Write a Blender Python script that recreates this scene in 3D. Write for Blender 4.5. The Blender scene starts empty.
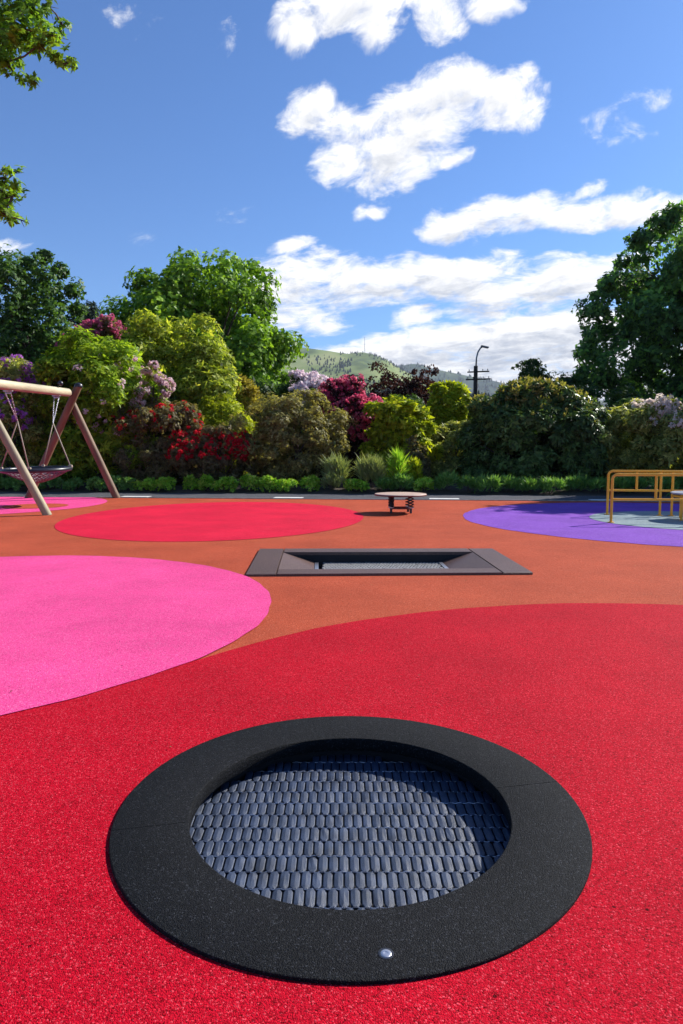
import bpy, math, random
import numpy as np
from mathutils import Vector, Matrix, geometry

C = bpy.context.scene.collection
R = math.radians
EYE, F, PX, PY, PITCH = 1.1, 683.0, 683, 1024, 0.0912144
cp, sp = math.cos(PITCH), math.sin(PITCH)

def ray(x, y):
    a = (x - PX/2)/F; b = -(y - PY/2)/F
    return a, cp + b*sp, b*cp - sp
def gp(x, y, z=0.0):                       # point of the plane z seen at a photo position
    r = ray(x, y); t = (z - EYE)/r[2]
    return Vector((r[0]*t, r[1]*t, z))
def at(x, y, Y):                           # point at distance Y
    r = ray(x, y); t = Y/r[1]
    return Vector((r[0]*t, Y, EYE + r[2]*t))

# ------------------------------------------------------------------ tagging
def tag(o, label=None, cat=None, group=None, kind=None):
    if label: o['label'] = label
    if cat: o['category'] = cat
    if group: o['group'] = group
    if kind: o['kind'] = kind
    return o
def empty(name, loc, label, cat, group=None):
    o = bpy.data.objects.new(name, None); C.objects.link(o)
    o.location = loc; o.empty_display_size = .2
    return tag(o, label, cat, group)

# ------------------------------------------------------------------ mesh builder
class MB:
    def __init__(s): s.v = []; s.f = []
    def add(s, vs, fs):
        n = len(s.v); s.v += [tuple(v) for v in vs]; s.f += [tuple(i+n for i in f) for f in fs]
    def box(s, c, d, rot=None, bev=0.0):
        c = Vector(c); h = Vector(d)/2
        M = rot if rot else Matrix.Identity(3)
        if bev <= 0:
            vs = [c + M @ Vector((a*h.x, b*h.y, e*h.z)) for a in (-1,1) for b in (-1,1) for e in (-1,1)]
            s.add(vs, [(0,1,3,2),(4,6,7,5),(0,4,5,1),(2,3,7,6),(0,2,6,4),(1,5,7,3)]); return
        bm_v = []
        for e, q in ((-1, bev), (-1, 0), (1, 0), (1, bev)):
            z = e*(h.z - (bev if q == 0 else 0))
            x, y = h.x - q, h.y - q
            for a, b in ((-1,-1),(1,-1),(1,1),(-1,1)):
                bm_v.append(c + M @ Vector((a*x, b*y, z)))
        fs = [(3,2,1,0),(12,13,14,15)]
        for k in range(3):
            for i in range(4):
                j = (i+1) % 4
                fs.append((k*4+i, k*4+j, k*4+4+j, k*4+4+i))
        s.add(bm_v, fs)
    def tube(s, pts, rad, n=10, cap=True, closed=False):
        pts = [Vector(p) for p in pts]; m = len(pts)
        if not hasattr(rad, '__len__'): rad = [rad]*m
        vs = []; up = None
        for i, p in enumerate(pts):
            if closed: d = pts[(i+1) % m] - pts[i-1]
            else: d = pts[min(i+1, m-1)] - pts[max(i-1, 0)]
            d = d.normalized() if d.length > 1e-9 else Vector((0,0,1))
            if up is None:
                a = Vector((0,0,1)) if abs(d.z) < .9 else Vector((1,0,0))
                up = (a - d*a.dot(d)).normalized()
            else:
                up = (up - d*up.dot(d)).normalized()
            w = d.cross(up)
            for k in range(n):
                t = 2*math.pi*k/n
                vs.append(p + (up*math.cos(t) + w*math.sin(t))*rad[i])
        fs = []
        for i in range(m if closed else m-1):
            j = (i+1) % m
            for k in range(n):
                l = (k+1) % n
                fs.append((i*n+k, i*n+l, j*n+l, j*n+k))
        if cap and not closed:
            fs.append(tuple(reversed(range(n)))); fs.append(tuple((m-1)*n+k for k in range(n)))
        s.add(vs, fs)
    def lathe(s, prof, c=(0,0,0), n=64, closed=False):
        c = Vector(c); m = len(prof); vs = []
        for r, z in prof:
            for k in range(n):
                t = 2*math.pi*k/n
                vs.append(c + Vector((r*math.cos(t), r*math.sin(t), z)))
        fs = []
        for i in range(m if closed else m-1):
            j = (i+1) % m
            for k in range(n):
                l = (k+1) % n
                fs.append((i*n+k, i*n+l, j*n+l, j*n+k))
        s.add(vs, fs)
    def arc(s, prof, c, a0, a1, n=96):
        c = Vector(c); m = len(prof); vs = []
        for r, z in prof:
            for k in range(n+1):
                t = a0 + (a1-a0)*k/n; vs.append(c + Vector((r*math.cos(t), r*math.sin(t), z)))
        w = n+1; fs = []
        for i in range(m):
            j = (i+1) % m
            for k in range(n): fs.append((i*w+k, i*w+k+1, j*w+k+1, j*w+k))
        fs.append(tuple(i*w for i in range(m))); fs.append(tuple(reversed([i*w+n for i in range(m)])))
        s.add(vs, fs)
    def sphere(s, c, r, n=10):
        prof = [(r*math.sin(math.pi*i/n) + 1e-5, -r*math.cos(math.pi*i/n)) for i in range(n+1)]
        s.lathe(prof, c, n*2)
    def build(s, name, mat, parent=None, smooth=False, org=None):
        o3 = Vector(org) if org is not None else (parent.location if parent is not None and parent.parent is None else Vector((0,0,0)))
        me = bpy.data.meshes.new(name)
        me.from_pydata([tuple(Vector(v) - o3) for v in s.v], [], s.f)
        me.materials.append(mat)
        if smooth is True:
            me.polygons.foreach_set('use_smooth', [True]*len(me.polygons))
        elif smooth:
            me.polygons.foreach_set('use_smooth', [True]*len(me.polygons))
            try: me.set_sharp_from_angle(angle=R(smooth))
            except Exception: pass
        me.update()
        o = bpy.data.objects.new(name, me); C.objects.link(o)
        if parent is not None: o.parent = parent
        elif org is not None: o.location = org
        return o

def np_mesh(name, V, nper, mat, parent=None, tone=None, loc=None):
    """V: (faces*nper,3), every nper verts one face."""
    me = bpy.data.meshes.new(name)
    n = len(V); nf = n//nper
    me.vertices.add(n); me.vertices.foreach_set('co', np.ascontiguousarray(V, dtype=np.float32).ravel())
    me.loops.add(n); me.loops.foreach_set('vertex_index', np.arange(n, dtype=np.int32))
    me.polygons.add(nf); me.polygons.foreach_set('loop_start', np.arange(0, n, nper, dtype=np.int32))
    me.update(calc_edges=True)
    if tone is not None:
        a = me.attributes.new('tone', 'FLOAT', 'FACE')
        a.data.foreach_set('value', tone.astype(np.float32))
    me.materials.append(mat)
    o = bpy.data.objects.new(name, me); C.objects.link(o)
    if parent is not None: o.parent = parent
    if loc is not None: o.location = loc
    return o

# ------------------------------------------------------------------ materials
def newmat(name):
    m = bpy.data.materials.new(name); m.use_nodes = True
    nt = m.node_tree; nt.nodes.clear()
    out = nt.nodes.new('ShaderNodeOutputMaterial')
    return m, nt, out
def N(nt, t, **kw):
    n = nt.nodes.new(t)
    for k, v in kw.items():
        if k.startswith('i_'):
            n.inputs[k[2:].replace('_', ' ')].default_value = v
        else: setattr(n, k, v)
    return n
def ramp(nt, stops, interp='LINEAR'):
    r = nt.nodes.new('ShaderNodeValToRGB'); cr = r.color_ramp; cr.interpolation = interp
    while len(cr.elements) < len(stops): cr.elements.new(.5)
    for e, (p, c) in zip(cr.elements, stops):
        e.position = p; e.color = (*c, 1) if len(c) == 3 else c
    return r
def coords(nt, scale=(1,1,1)):
    t = N(nt, 'ShaderNodeTexCoord'); m = N(nt, 'ShaderNodeMapping')
    m.inputs['Scale'].default_value = scale
    nt.links.new(t.outputs['Object'], m.inputs['Vector']); return m.outputs['Vector']

def simple(name, col, rough=.5, metal=0, var=.15, scale=8, bump=0.0, bscale=60, spec=.5, stretch=(1,1,1)):
    m, nt, out = newmat(name); L = nt.links.new
    b = N(nt, 'ShaderNodeBsdfPrincipled'); L(b.outputs[0], out.inputs[0])
    v = coords(nt, stretch)
    n = N(nt, 'ShaderNodeTexNoise', i_Scale=scale, i_Detail=6.0, i_Roughness=.6); L(v, n.inputs['Vector'])
    lo = tuple(c*(1-var*1.6) for c in col); hi = tuple(min(1, c*(1+var*1.6)) for c in col)
    r = ramp(nt, [(.25, lo), (.75, hi)]); L(n.outputs['Fac'], r.inputs[0]); L(r.outputs[0], b.inputs['Base Color'])
    b.inputs['Roughness'].default_value = rough; b.inputs['Metallic'].default_value = metal
    b.inputs['Specular IOR Level'].default_value = spec
    if bump:
        n2 = N(nt, 'ShaderNodeTexNoise', i_Scale=bscale, i_Detail=4.0); L(v, n2.inputs['Vector'])
        bp = N(nt, 'ShaderNodeBump', i_Strength=bump, i_Distance=.01); L(n2.outputs['Fac'], bp.inputs['Height'])
        L(bp.outputs[0], b.inputs['Normal'])
    return m

def granules(name, dark, mid, light, scale=290, rough=.7, bump=.8, dirt=.2, spec=.05, glint=None):
    """poured rubber: packed coloured granules with crevices between them"""
    m, nt, out = newmat(name); L = nt.links.new
    b = N(nt, 'ShaderNodeBsdfPrincipled'); L(b.outputs[0], out.inputs[0])
    v = coords(nt)
    nz = N(nt, 'ShaderNodeTexNoise', i_Scale=scale*.7, i_Detail=2.0); L(v, nz.inputs['Vector'])
    mx = N(nt, 'ShaderNodeMix', data_type='VECTOR'); mx.inputs['Factor'].default_value = .006
    L(v, mx.inputs[4]); L(nz.outputs['Color'], mx.inputs[5])
    vo = N(nt, 'ShaderNodeTexVoronoi', i_Scale=scale); L(mx.outputs[1], vo.inputs['Vector'])
    sx = N(nt, 'ShaderNodeSeparateColor'); L(vo.outputs['Color'], sx.inputs[0])
    r = ramp(nt, [(0, dark), (.34, mid), (.85, mid), (1, light)]); L(sx.outputs[0], r.inputs[0])
    # slow blotches of wear and mixing
    n2 = N(nt, 'ShaderNodeTexNoise', i_Scale=1.1, i_Detail=8.0, i_Roughness=.65); L(v, n2.inputs['Vector'])
    mr = N(nt, 'ShaderNodeMapRange'); mr.inputs[1].default_value = .3; mr.inputs[2].default_value = .72
    mr.inputs[3].default_value = 1-dirt; mr.inputs[4].default_value = 1+dirt*.6; L(n2.outputs['Fac'], mr.inputs[0])
    # rare dark specks
    v2 = N(nt, 'ShaderNodeTexVoronoi', i_Scale=26.0); L(v, v2.inputs['Vector'])
    n3 = N(nt, 'ShaderNodeSeparateColor'); L(v2.outputs['Color'], n3.inputs[0])
    lt = N(nt, 'ShaderNodeMath', operation='LESS_THAN'); lt.inputs[1].default_value = .12; L(v2.outputs['Distance'], lt.inputs[0])
    l2 = N(nt, 'ShaderNodeMath', operation='LESS_THAN'); l2.inputs[1].default_value = .05; L(n3.outputs[0], l2.inputs[0])
    an = N(nt, 'ShaderNodeMath', operation='MULTIPLY'); L(lt.outputs[0], an.inputs[0]); L(l2.outputs[0], an.inputs[1])
    sc = N(nt, 'ShaderNodeMath', operation='MULTIPLY_ADD'); sc.inputs[1].default_value = -.75; sc.inputs[2].default_value = 1
    L(an.outputs[0], sc.inputs[0])
    mm = N(nt, 'ShaderNodeMath', operation='MULTIPLY'); L(mr.outputs[0], mm.inputs[0]); L(sc.outputs[0], mm.inputs[1])
    vm = N(nt, 'ShaderNodeVectorMath', operation='SCALE'); L(r.outputs[0], vm.inputs[0]); L(mm.outputs[0], vm.inputs['Scale'])
    L(vm.outputs[0], b.inputs['Base Color'])
    b.inputs['Roughness'].default_value = rough; b.inputs['Specular IOR Level'].default_value = spec
    hs = N(nt, 'ShaderNodeMath', operation='MULTIPLY_ADD'); hs.inputs[1].default_value = -1; L(vo.outputs['Distance'], hs.inputs[0]); L(sx.outputs[1], hs.inputs[2])
    bp = N(nt, 'ShaderNodeBump', i_Strength=bump, i_Distance=.0025); L(hs.outputs[0], bp.inputs['Height'])
    L(bp.outputs[0], b.inputs['Normal'])
    return m

def leafmat(name, stops, trans=.5, rough=.5, spec=.15):
    m, nt, out = newmat(name); L = nt.links.new
    a = N(nt, 'ShaderNodeAttribute', attribute_name='tone')
    r = ramp(nt, stops); L(a.outputs['Fac'], r.inputs[0])
    b = N(nt, 'ShaderNodeBsdfPrincipled'); L(r.outputs[0], b.inputs['Base Color'])
    b.inputs['Roughness'].default_value = rough; b.inputs['Specular IOR Level'].default_value = spec
    t = N(nt, 'ShaderNodeBsdfTranslucent')
    mixc = N(nt, 'ShaderNodeVectorMath', operation='MULTIPLY'); mixc.inputs[1].default_value = (1.5, 1.45, .6)
    L(r.outputs[0], mixc.inputs[0]); L(mixc.outputs[0], t.inputs[0])
    s = N(nt, 'ShaderNodeMixShader'); s.inputs[0].default_value = trans
    L(b.outputs[0], s.inputs[1]); L(t.outputs[0], s.inputs[2]); L(s.outputs[0], out.inputs[0])
    return m
def petalmat(name, stops):
    m = leafmat(name, stops, trans=.48, rough=.6, spec=.15)
    for n in m.node_tree.nodes:
        if n.type == 'VECT_MATH': n.inputs[1].default_value = (1.15, 1.05, 1.05)
    return m

M = {}
M['terra'] = granules('terracotta_rubber', (.20,.036,.015), (.50,.088,.040), (.68,.21,.13))
M['red'] = granules('red_rubber', (.16,.001,.004), (.55,.004,.020), (.80,.075,.10), scale=280, bump=.9)
M['pink'] = granules('pink_rubber', (.52,.026,.14), (.88,.080,.29), (.94,.27,.48), scale=270)
M['coral'] = granules('coral_red_rubber', (.38,.005,.016), (.74,.012,.052), (.84,.10,.14))
M['purple'] = granules('purple_rubber', (.11,.027,.24), (.25,.085,.50), (.46,.27,.70))
M['paleg'] = granules('grey_rubber', (.10,.14,.15), (.30,.38,.40), (.50,.58,.60))
M['black_rubber'] = granules('black_rubber', (.002,.002,.003), (.0075,.008,.0095), (.040,.042,.048), scale=290, rough=.65, bump=.9, dirt=.35, spec=.12)
M['brown_rubber'] = granules('brown_rubber_tile', (.055,.026,.018), (.105,.056,.042), (.19,.12,.10), scale=200, rough=.42, bump=.35, dirt=.2, spec=.45)
M['asphalt'] = granules('asphalt', (.05,.05,.055), (.10,.10,.11), (.19,.19,.20), scale=160, rough=.8, bump=.5, dirt=.2)
M['soil'] = simple('soil', (.045,.030,.020), .95, var=.4, scale=5, bump=.8, bscale=20)
M['paint'] = simple('white_paving', (.62,.61,.58), .7, var=.12, scale=6)
M['timber'] = simple('weathered_timber', (.27,.235,.14), .65, var=.28, scale=3, bump=.4, bscale=40, stretch=(1,1,.25))
M['timber_pale'] = simple('pale_timber', (.46,.40,.25), .65, var=.3, scale=5, bump=.4, bscale=40, stretch=(1,.2,1))
M['timber_red'] = simple('red_brown_timber', (.16,.09,.042), .65, var=.28, scale=4, bump=.4, bscale=40, stretch=(1,1,.25))
M['dark_plastic'] = simple('dark_plastic', (.02,.022,.03), .35)
M['galv'] = simple('galvanised_steel', (.55,.55,.58), .38, metal=1, var=.1, scale=30)
M['dark_metal'] = simple('dark_metal', (.05,.05,.055), .45, metal=.6)
M['rope'] = simple('rope', (.34,.28,.21), .8, var=.2, scale=60)
M['net_rope'] = simple('net_rope', (.17,.12,.14), .8, var=.3, scale=40)
M['orange'] = simple('orange_paint', (.90,.42,.025), .3, var=.08, scale=7)
M['board'] = simple('tan_rubber_board', (.50,.34,.25), .5, var=.12, scale=14, bump=.15, bscale=200)
M['board_edge'] = simple('board_edge', (.16,.045,.03), .5)
M['mat_block'] = simple('mat_block', (.032,.046,.082), .40, var=.4, scale=14, bump=.35, bscale=500, spec=.5)
M['mat_back'] = simple('mat_backing', (.006,.006,.008), .7)
M['mat_block2'] = simple('mat_block_grey', (.24,.235,.225), .38, var=.2, scale=18, bump=.12, bscale=500, spec=.6)
M['bark'] = simple('bark', (.075,.055,.04), .9, var=.4, scale=12, bump=.8, bscale=25, stretch=(1,1,.3))
M['pole'] = simple('dark_timber_pole', (.03,.026,.022), .85, var=.3, scale=3, stretch=(1,1,.1))
M['lamp_metal'] = simple('lamp_metal', (.22,.23,.25), .5, metal=.6)
M['stone'] = simple('grey_stone', (.25,.24,.22), .9, var=.3, scale=9, bump=.5)
M['roof_metal'] = simple('painted_roof', (.12,.13,.12), .5)
M['wall_grey'] = simple('rendered_wall', (.42,.43,.45), .8)

# leaves: linear colours dark / mid / light
def lm(name, a, b, c, **k): M[name] = leafmat(name, [(0, a), (.5, b), (1, c)], **k)
lm('lf_bright', (0.036,0.070,0.006), (0.203,0.341,0.022), (0.535,0.660,0.067))
lm('lf_yellow', (0.050,0.077,0.011), (0.270,0.360,0.043), (0.660,0.660,0.112))
lm('lf_lime', (0.060,0.090,0.005), (0.312,0.396,0.019), (0.640,0.640,0.054), trans=.45)
lm('lf_dark', (0.017,0.042,0.013), (0.047,0.097,0.026), (0.110,0.200,0.044), trans=.42)
lm('lf_mound', (0.014,0.031,0.010), (0.072,0.134,0.039), (0.225,0.356,0.094), trans=.25, rough=.35)
lm('lf_newgrowth', (.12,.14,.03), (.26,.25,.07), (.42,.34,.14), trans=.42)
lm('lf_tree', (0.030,0.059,0.006), (0.154,0.293,0.028), (0.419,0.660,0.064), trans=.4)
lm('lf_treedark', (0.026,0.064,0.021), (0.072,0.153,0.035), (0.140,0.279,0.051), trans=.4)
lm('lf_right', (0.016,0.040,0.016), (0.092,0.200,0.059), (0.270,0.540,0.098), trans=.4)
lm('lf_olive', (.07,.065,.022), (.26,.235,.085), (.46,.44,.16), trans=.42)
lm('lf_redbrown', (.05,.05,.02), (.17,.135,.07), (.27,.26,.10), trans=.42)
lm('lf_maple', (.016,.006,.010), (.040,.014,.020), (.085,.030,.035), trans=.42)
lm('lf_gold', (0.084,0.076,0.016), (0.353,0.294,0.054), (0.660,0.578,0.127), trans=.35)
lm('lf_mix', (0.054,0.076,0.019), (0.259,0.302,0.077), (0.653,0.653,0.208), trans=.42)
lm('lf_border', (0.058,0.129,0.013), (0.312,0.602,0.049), (0.660,0.660,0.155), trans=.4)
lm('lf_grass', (0.077,0.186,0.040), (0.170,0.340,0.080), (0.315,0.504,0.126), trans=.35)
lm('lf_sage', (0.140,0.187,0.078), (0.292,0.356,0.146), (0.450,0.495,0.225), trans=.35)
lm('lf_conifer', (.006,.016,.008), (.013,.030,.013), (.024,.048,.018), trans=.05, rough=.8)
M['fl_purple'] = petalmat('petal_mauve', [(0,(.30,.07,.42)),(.6,(.48,.16,.62)),(1,(.70,.42,.78))])
M['fl_pale'] = petalmat('petal_pale', [(0,(.60,.38,.44)),(.5,(.78,.60,.63)),(1,(.88,.80,.76))])
M['fl_lilac'] = petalmat('petal_lilac', [(0,(.70,.54,.62)),(.5,(.86,.76,.80)),(1,(.93,.90,.88))])
M['fl_white'] = petalmat('petal_white', [(0,(.78,.68,.58)),(.5,(.88,.82,.72)),(1,(.92,.90,.82))])
M['fl_crimson'] = petalmat('petal_crimson', [(0,(.36,.02,.08)),(.5,(.68,.08,.19)),(1,(.85,.34,.42))])
M['fl_red'] = petalmat('petal_red', [(0,(.40,.004,.012)),(.6,(.66,.010,.030)),(1,(.80,.07,.08))])
M['fl_pink'] = petalmat('petal_pink', [(0,(.45,.05,.16)),(.5,(.66,.14,.28)),(1,(.78,.34,.42))])

# ------------------------------------------------------------------ foliage
def unit(a): return a/np.maximum(np.linalg.norm(a, axis=-1, keepdims=True), 1e-9)
def sphere_pts(rng, n): return unit(rng.normal(size=(n, 3)))

def make_lobes(rng, c, r, n, size, zmin=None, inner=.8, jit=.12, flat=.8):
    """lobes scattered over an ellipsoid: gives crowns an uneven outline"""
    c = np.array(c, float); r = np.array(r, float)
    i = np.arange(n*2)+.5
    ph = np.arccos(1-2*i/(n*2)); th = math.pi*(1+5**.5)*i + rng.uniform(0, 6)
    d = np.c_[np.cos(th)*np.sin(ph), np.sin(th)*np.sin(ph), np.cos(ph)] + rng.normal(size=(n*2, 3))*jit
    d = unit(d)
    k = inner*(1 + rng.normal(size=(len(d), 1))*jit)
    P = c + d*r*k
    if zmin is not None:
        ok = P[:, 2] > zmin; P = P[ok]; d = d[ok]
    s = size*np.exp(rng.normal(size=(len(P), 1))*.32).clip(.45, 1.7)
    S = np.concatenate([s, s, s*flat], 1)
    return P, S, d

def leaf_quads(rng, P, A, L, W, whorl, tilt=(55, 95), droop=.0, tone_p=None, sz=.3):
    """whorls of rhombic leaves at points P around axes A"""
    n = len(P); k = whorl
    P = np.repeat(P, k, 0); A = unit(np.repeat(A, k, 0))
    ref = unit(rng.normal(size=(n, 3))); ref = np.repeat(ref, k, 0)
    u = unit(np.cross(A, ref)); v = np.cross(A, u)
    ang = np.tile(np.arange(k)*2*math.pi/k, n) + rng.normal(size=n*k)*.3
    rad = u*np.cos(ang)[:, None] + v*np.sin(ang)[:, None]
    t = np.radians(rng.uniform(tilt[0], tilt[1], size=n*k))[:, None]
    d = unit(A*np.cos(t) + rad*np.sin(t) + np.array([0, 0, -droop]))
    side = unit(np.cross(d, A)); nrm = np.cross(side, d)
    ll = (L*(1 + rng.normal(size=n*k)*sz).clip(.4, 1.8))[:, None]; ww = ll*W/L
    b = P; tip = P + d*ll - nrm*ll*.08; m = P + d*ll*.48 + nrm*ll*.06
    Q = np.stack([b, m + side*ww*.5, tip, m - side*ww*.5], 1).reshape(-1, 3)
    base = rng.uniform(size=n) if tone_p is None else tone_p
    tone = np.clip(np.repeat(base, k)*.55 + rng.uniform(size=n*k)*.6 - .07, 0, 1)
    return Q, tone

def lobe_points(rng, P, S, D, n, depth=.35, up=.3, back=-.35, lobe_tone=.5):
    w = S[:, 0]**2; idx = rng.choice(len(P), size=n, p=w/w.sum())
    d = sphere_pts(rng, n)
    bad = (d*D[idx]).sum(1) < back; d[bad] *= -1
    r = 1 - np.abs(rng.normal(size=n))*depth; r = r.clip(.1, 1.12)
    X = P[idx] + d*S[idx]*r[:, None]
    A = unit(d + np.array([0, 0, up]) + rng.normal(size=(n, 3))*.35)
    lt = rng.uniform(size=len(P))
    tone = (lt[idx]*lobe_tone + rng.uniform(size=n)*(1-lobe_tone)).clip(0, 1)
    return X, A, tone, idx, d

def crown_mesh(name, rng, parent, lobes, n, mat, L, W, whorl=5, **k):
    P, S, D = lobes
    tilt = k.pop('tilt', (50, 95)); droop = k.pop('droop', .15)
    X, A, tone, idx, d = lobe_points(rng, P, S, D, n, **k)
    ok = X[:, 2] > .03; X, A, tone = X[ok], A[ok], tone[ok]
    Q, tn = leaf_quads(rng, X, A, L, W, whorl, tilt, droop, tone)
    return np_mesh(name, Q, 4, mat, parent, tn)

def blossom_mesh(rng, parent, lobes, n, mat, zrange, size=.075, petals=11, sel=None, up=.2):
    P, S, D = lobes
    out = []; need = n
    X, A, tone, idx, d = lobe_points(rng, P, S, D, n*6, depth=.12, up=up, back=.1)
    ok = (X[:, 2] > zrange[0]) & (X[:, 2] < zrange[1]) & (X[:, 1] < P[:, 1].mean() + .3*(P[:,1].max()-P[:,1].min()))
    if sel is not None: ok &= sel(X)
    X = X[ok][:n]; A = A[ok][:n]; tone = tone[ok][:n]
    if len(X) == 0: return
    X = X + A*size*.4
    m = len(X); dd = sphere_pts(rng, m*petals)
    AA = np.repeat(A, petals, 0); flip = (dd*AA).sum(1) < -.2; dd[flip] *= -1
    szv = np.repeat(np.exp(rng.normal(size=m)*.3)*.72, petals)[:, None]; B = np.repeat(X, petals, 0) + dd*size*szv
    Q, tn = leaf_quads(rng, B, dd, size*.72, size*.6, 3, (55, 85), 0, np.repeat(tone, petals))
    return np_mesh('blossoms', Q, 4, mat, parent, tn)

def stems(rng, parent, P, base_r, nb, r0=.035, name='stem', spread=.25, mat=None):
    mb = MB()
    idx = rng.choice(len(P), size=min(nb, len(P)), replace=False)
    for i in idx:
        a = rng.uniform(0, 6.28); rr = spread*rng.uniform(.2, 1)
        p0 = Vector((math.cos(a)*rr*base_r, math.sin(a)*rr*base_r, -.05)); p3 = Vector(P[i])
        p1 = p0 + Vector((0, 0, p3.z*.35)) + Vector(rng.normal(size=3)*.05*base_r)
        p2 = p0.lerp(p3, .65) + Vector((0, 0, p3.z*.12)) + Vector(rng.normal(size=3)*.06*base_r)
        pts = []
        for t in np.linspace(0, 1, 7):
            pts.append((1-t)**3*p0 + 3*(1-t)**2*t*p1 + 3*(1-t)*t*t*p2 + t**3*p3)
        mb.tube(pts, [r0*(1-.75*t) for t in np.linspace(0, 1, 7)], 6)
    return mb.build(name, mat or M['bark'], parent, True, org=(0,0,0))

SEED = [11]
def bush(name, label, cat, x0, x1, ytop, Y, mat, n, L=.10, W=.038, whorl=5, lobes=26, lsize=.27, depth_r=None,
         flowers=None, group='flowering shrubs along the garden bed', tip=None, ybase=0.0, nst=9, inner=.78, jit=.19, lk=1.28, hfrac=.5, **k):
    SEED[0] += 1; rng = np.random.default_rng(SEED[0]); Y *= 1.05
    c = at((x0+x1)/2, 450, Y); top = at((x0+x1)/2, ytop, Y).z
    rx = (x1-x0)/2/F*Y; ry = depth_r or rx*.8; H = top
    root = empty(name, (c.x, Y, 0), label, cat, group)
    cz = H*hfrac; rz = H - cz
    lb = make_lobes(rng, (0, 0, cz), (rx, ry, rz), int(lobes*1.25), lsize*min(rx, rz)*.95, zmin=H*.06, inner=inner*1.03, jit=jit, flat=.9)
    k.setdefault('depth', .45); k.setdefault('droop', .02); k.setdefault('tilt', (60, 92)); k.setdefault('up', .55); k.setdefault('lobe_tone', .3)
    lb[0][:, 2] = np.minimum(lb[0][:, 2], H - lb[1][:, 2]*.6)
    crown_mesh('foliage', rng, root, lb, int(n*(.72 if lk > 1.1 else .9)), mat, L*lk, W*lk, whorl, **k)
    stems(rng, root, lb[0]*.85, rx, nst, r0=.02+.01*H)
    if tip:                                   # new growth on the sunny top
        tm, tn_, zlo = tip
        P, S, D = lb
        X, A, tone, idx, d = lobe_points(rng, P, S, D, tn_*3, depth=.02, up=.8, back=.1)
        ok = X[:, 2] > zlo*H + rng.normal(size=len(X))*.12*H; X, A, tone = X[ok][:tn_], A[ok][:tn_], tone[ok][:tn_]
        Q, t2 = leaf_quads(rng, X + A*.02, A, L*.9, W, 5, (20, 60), 0, tone)
        np_mesh('new_growth', Q, 4, tm, root, t2)
    if flowers:
        fm, fn, z0, z1, fs = flowers[:5]; sel = flowers[5] if len(flowers) > 5 else None
        blossom_mesh(rng, root, lb, fn, fm, (z0*H, z1*H), fs, sel=sel)
    return root

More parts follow.
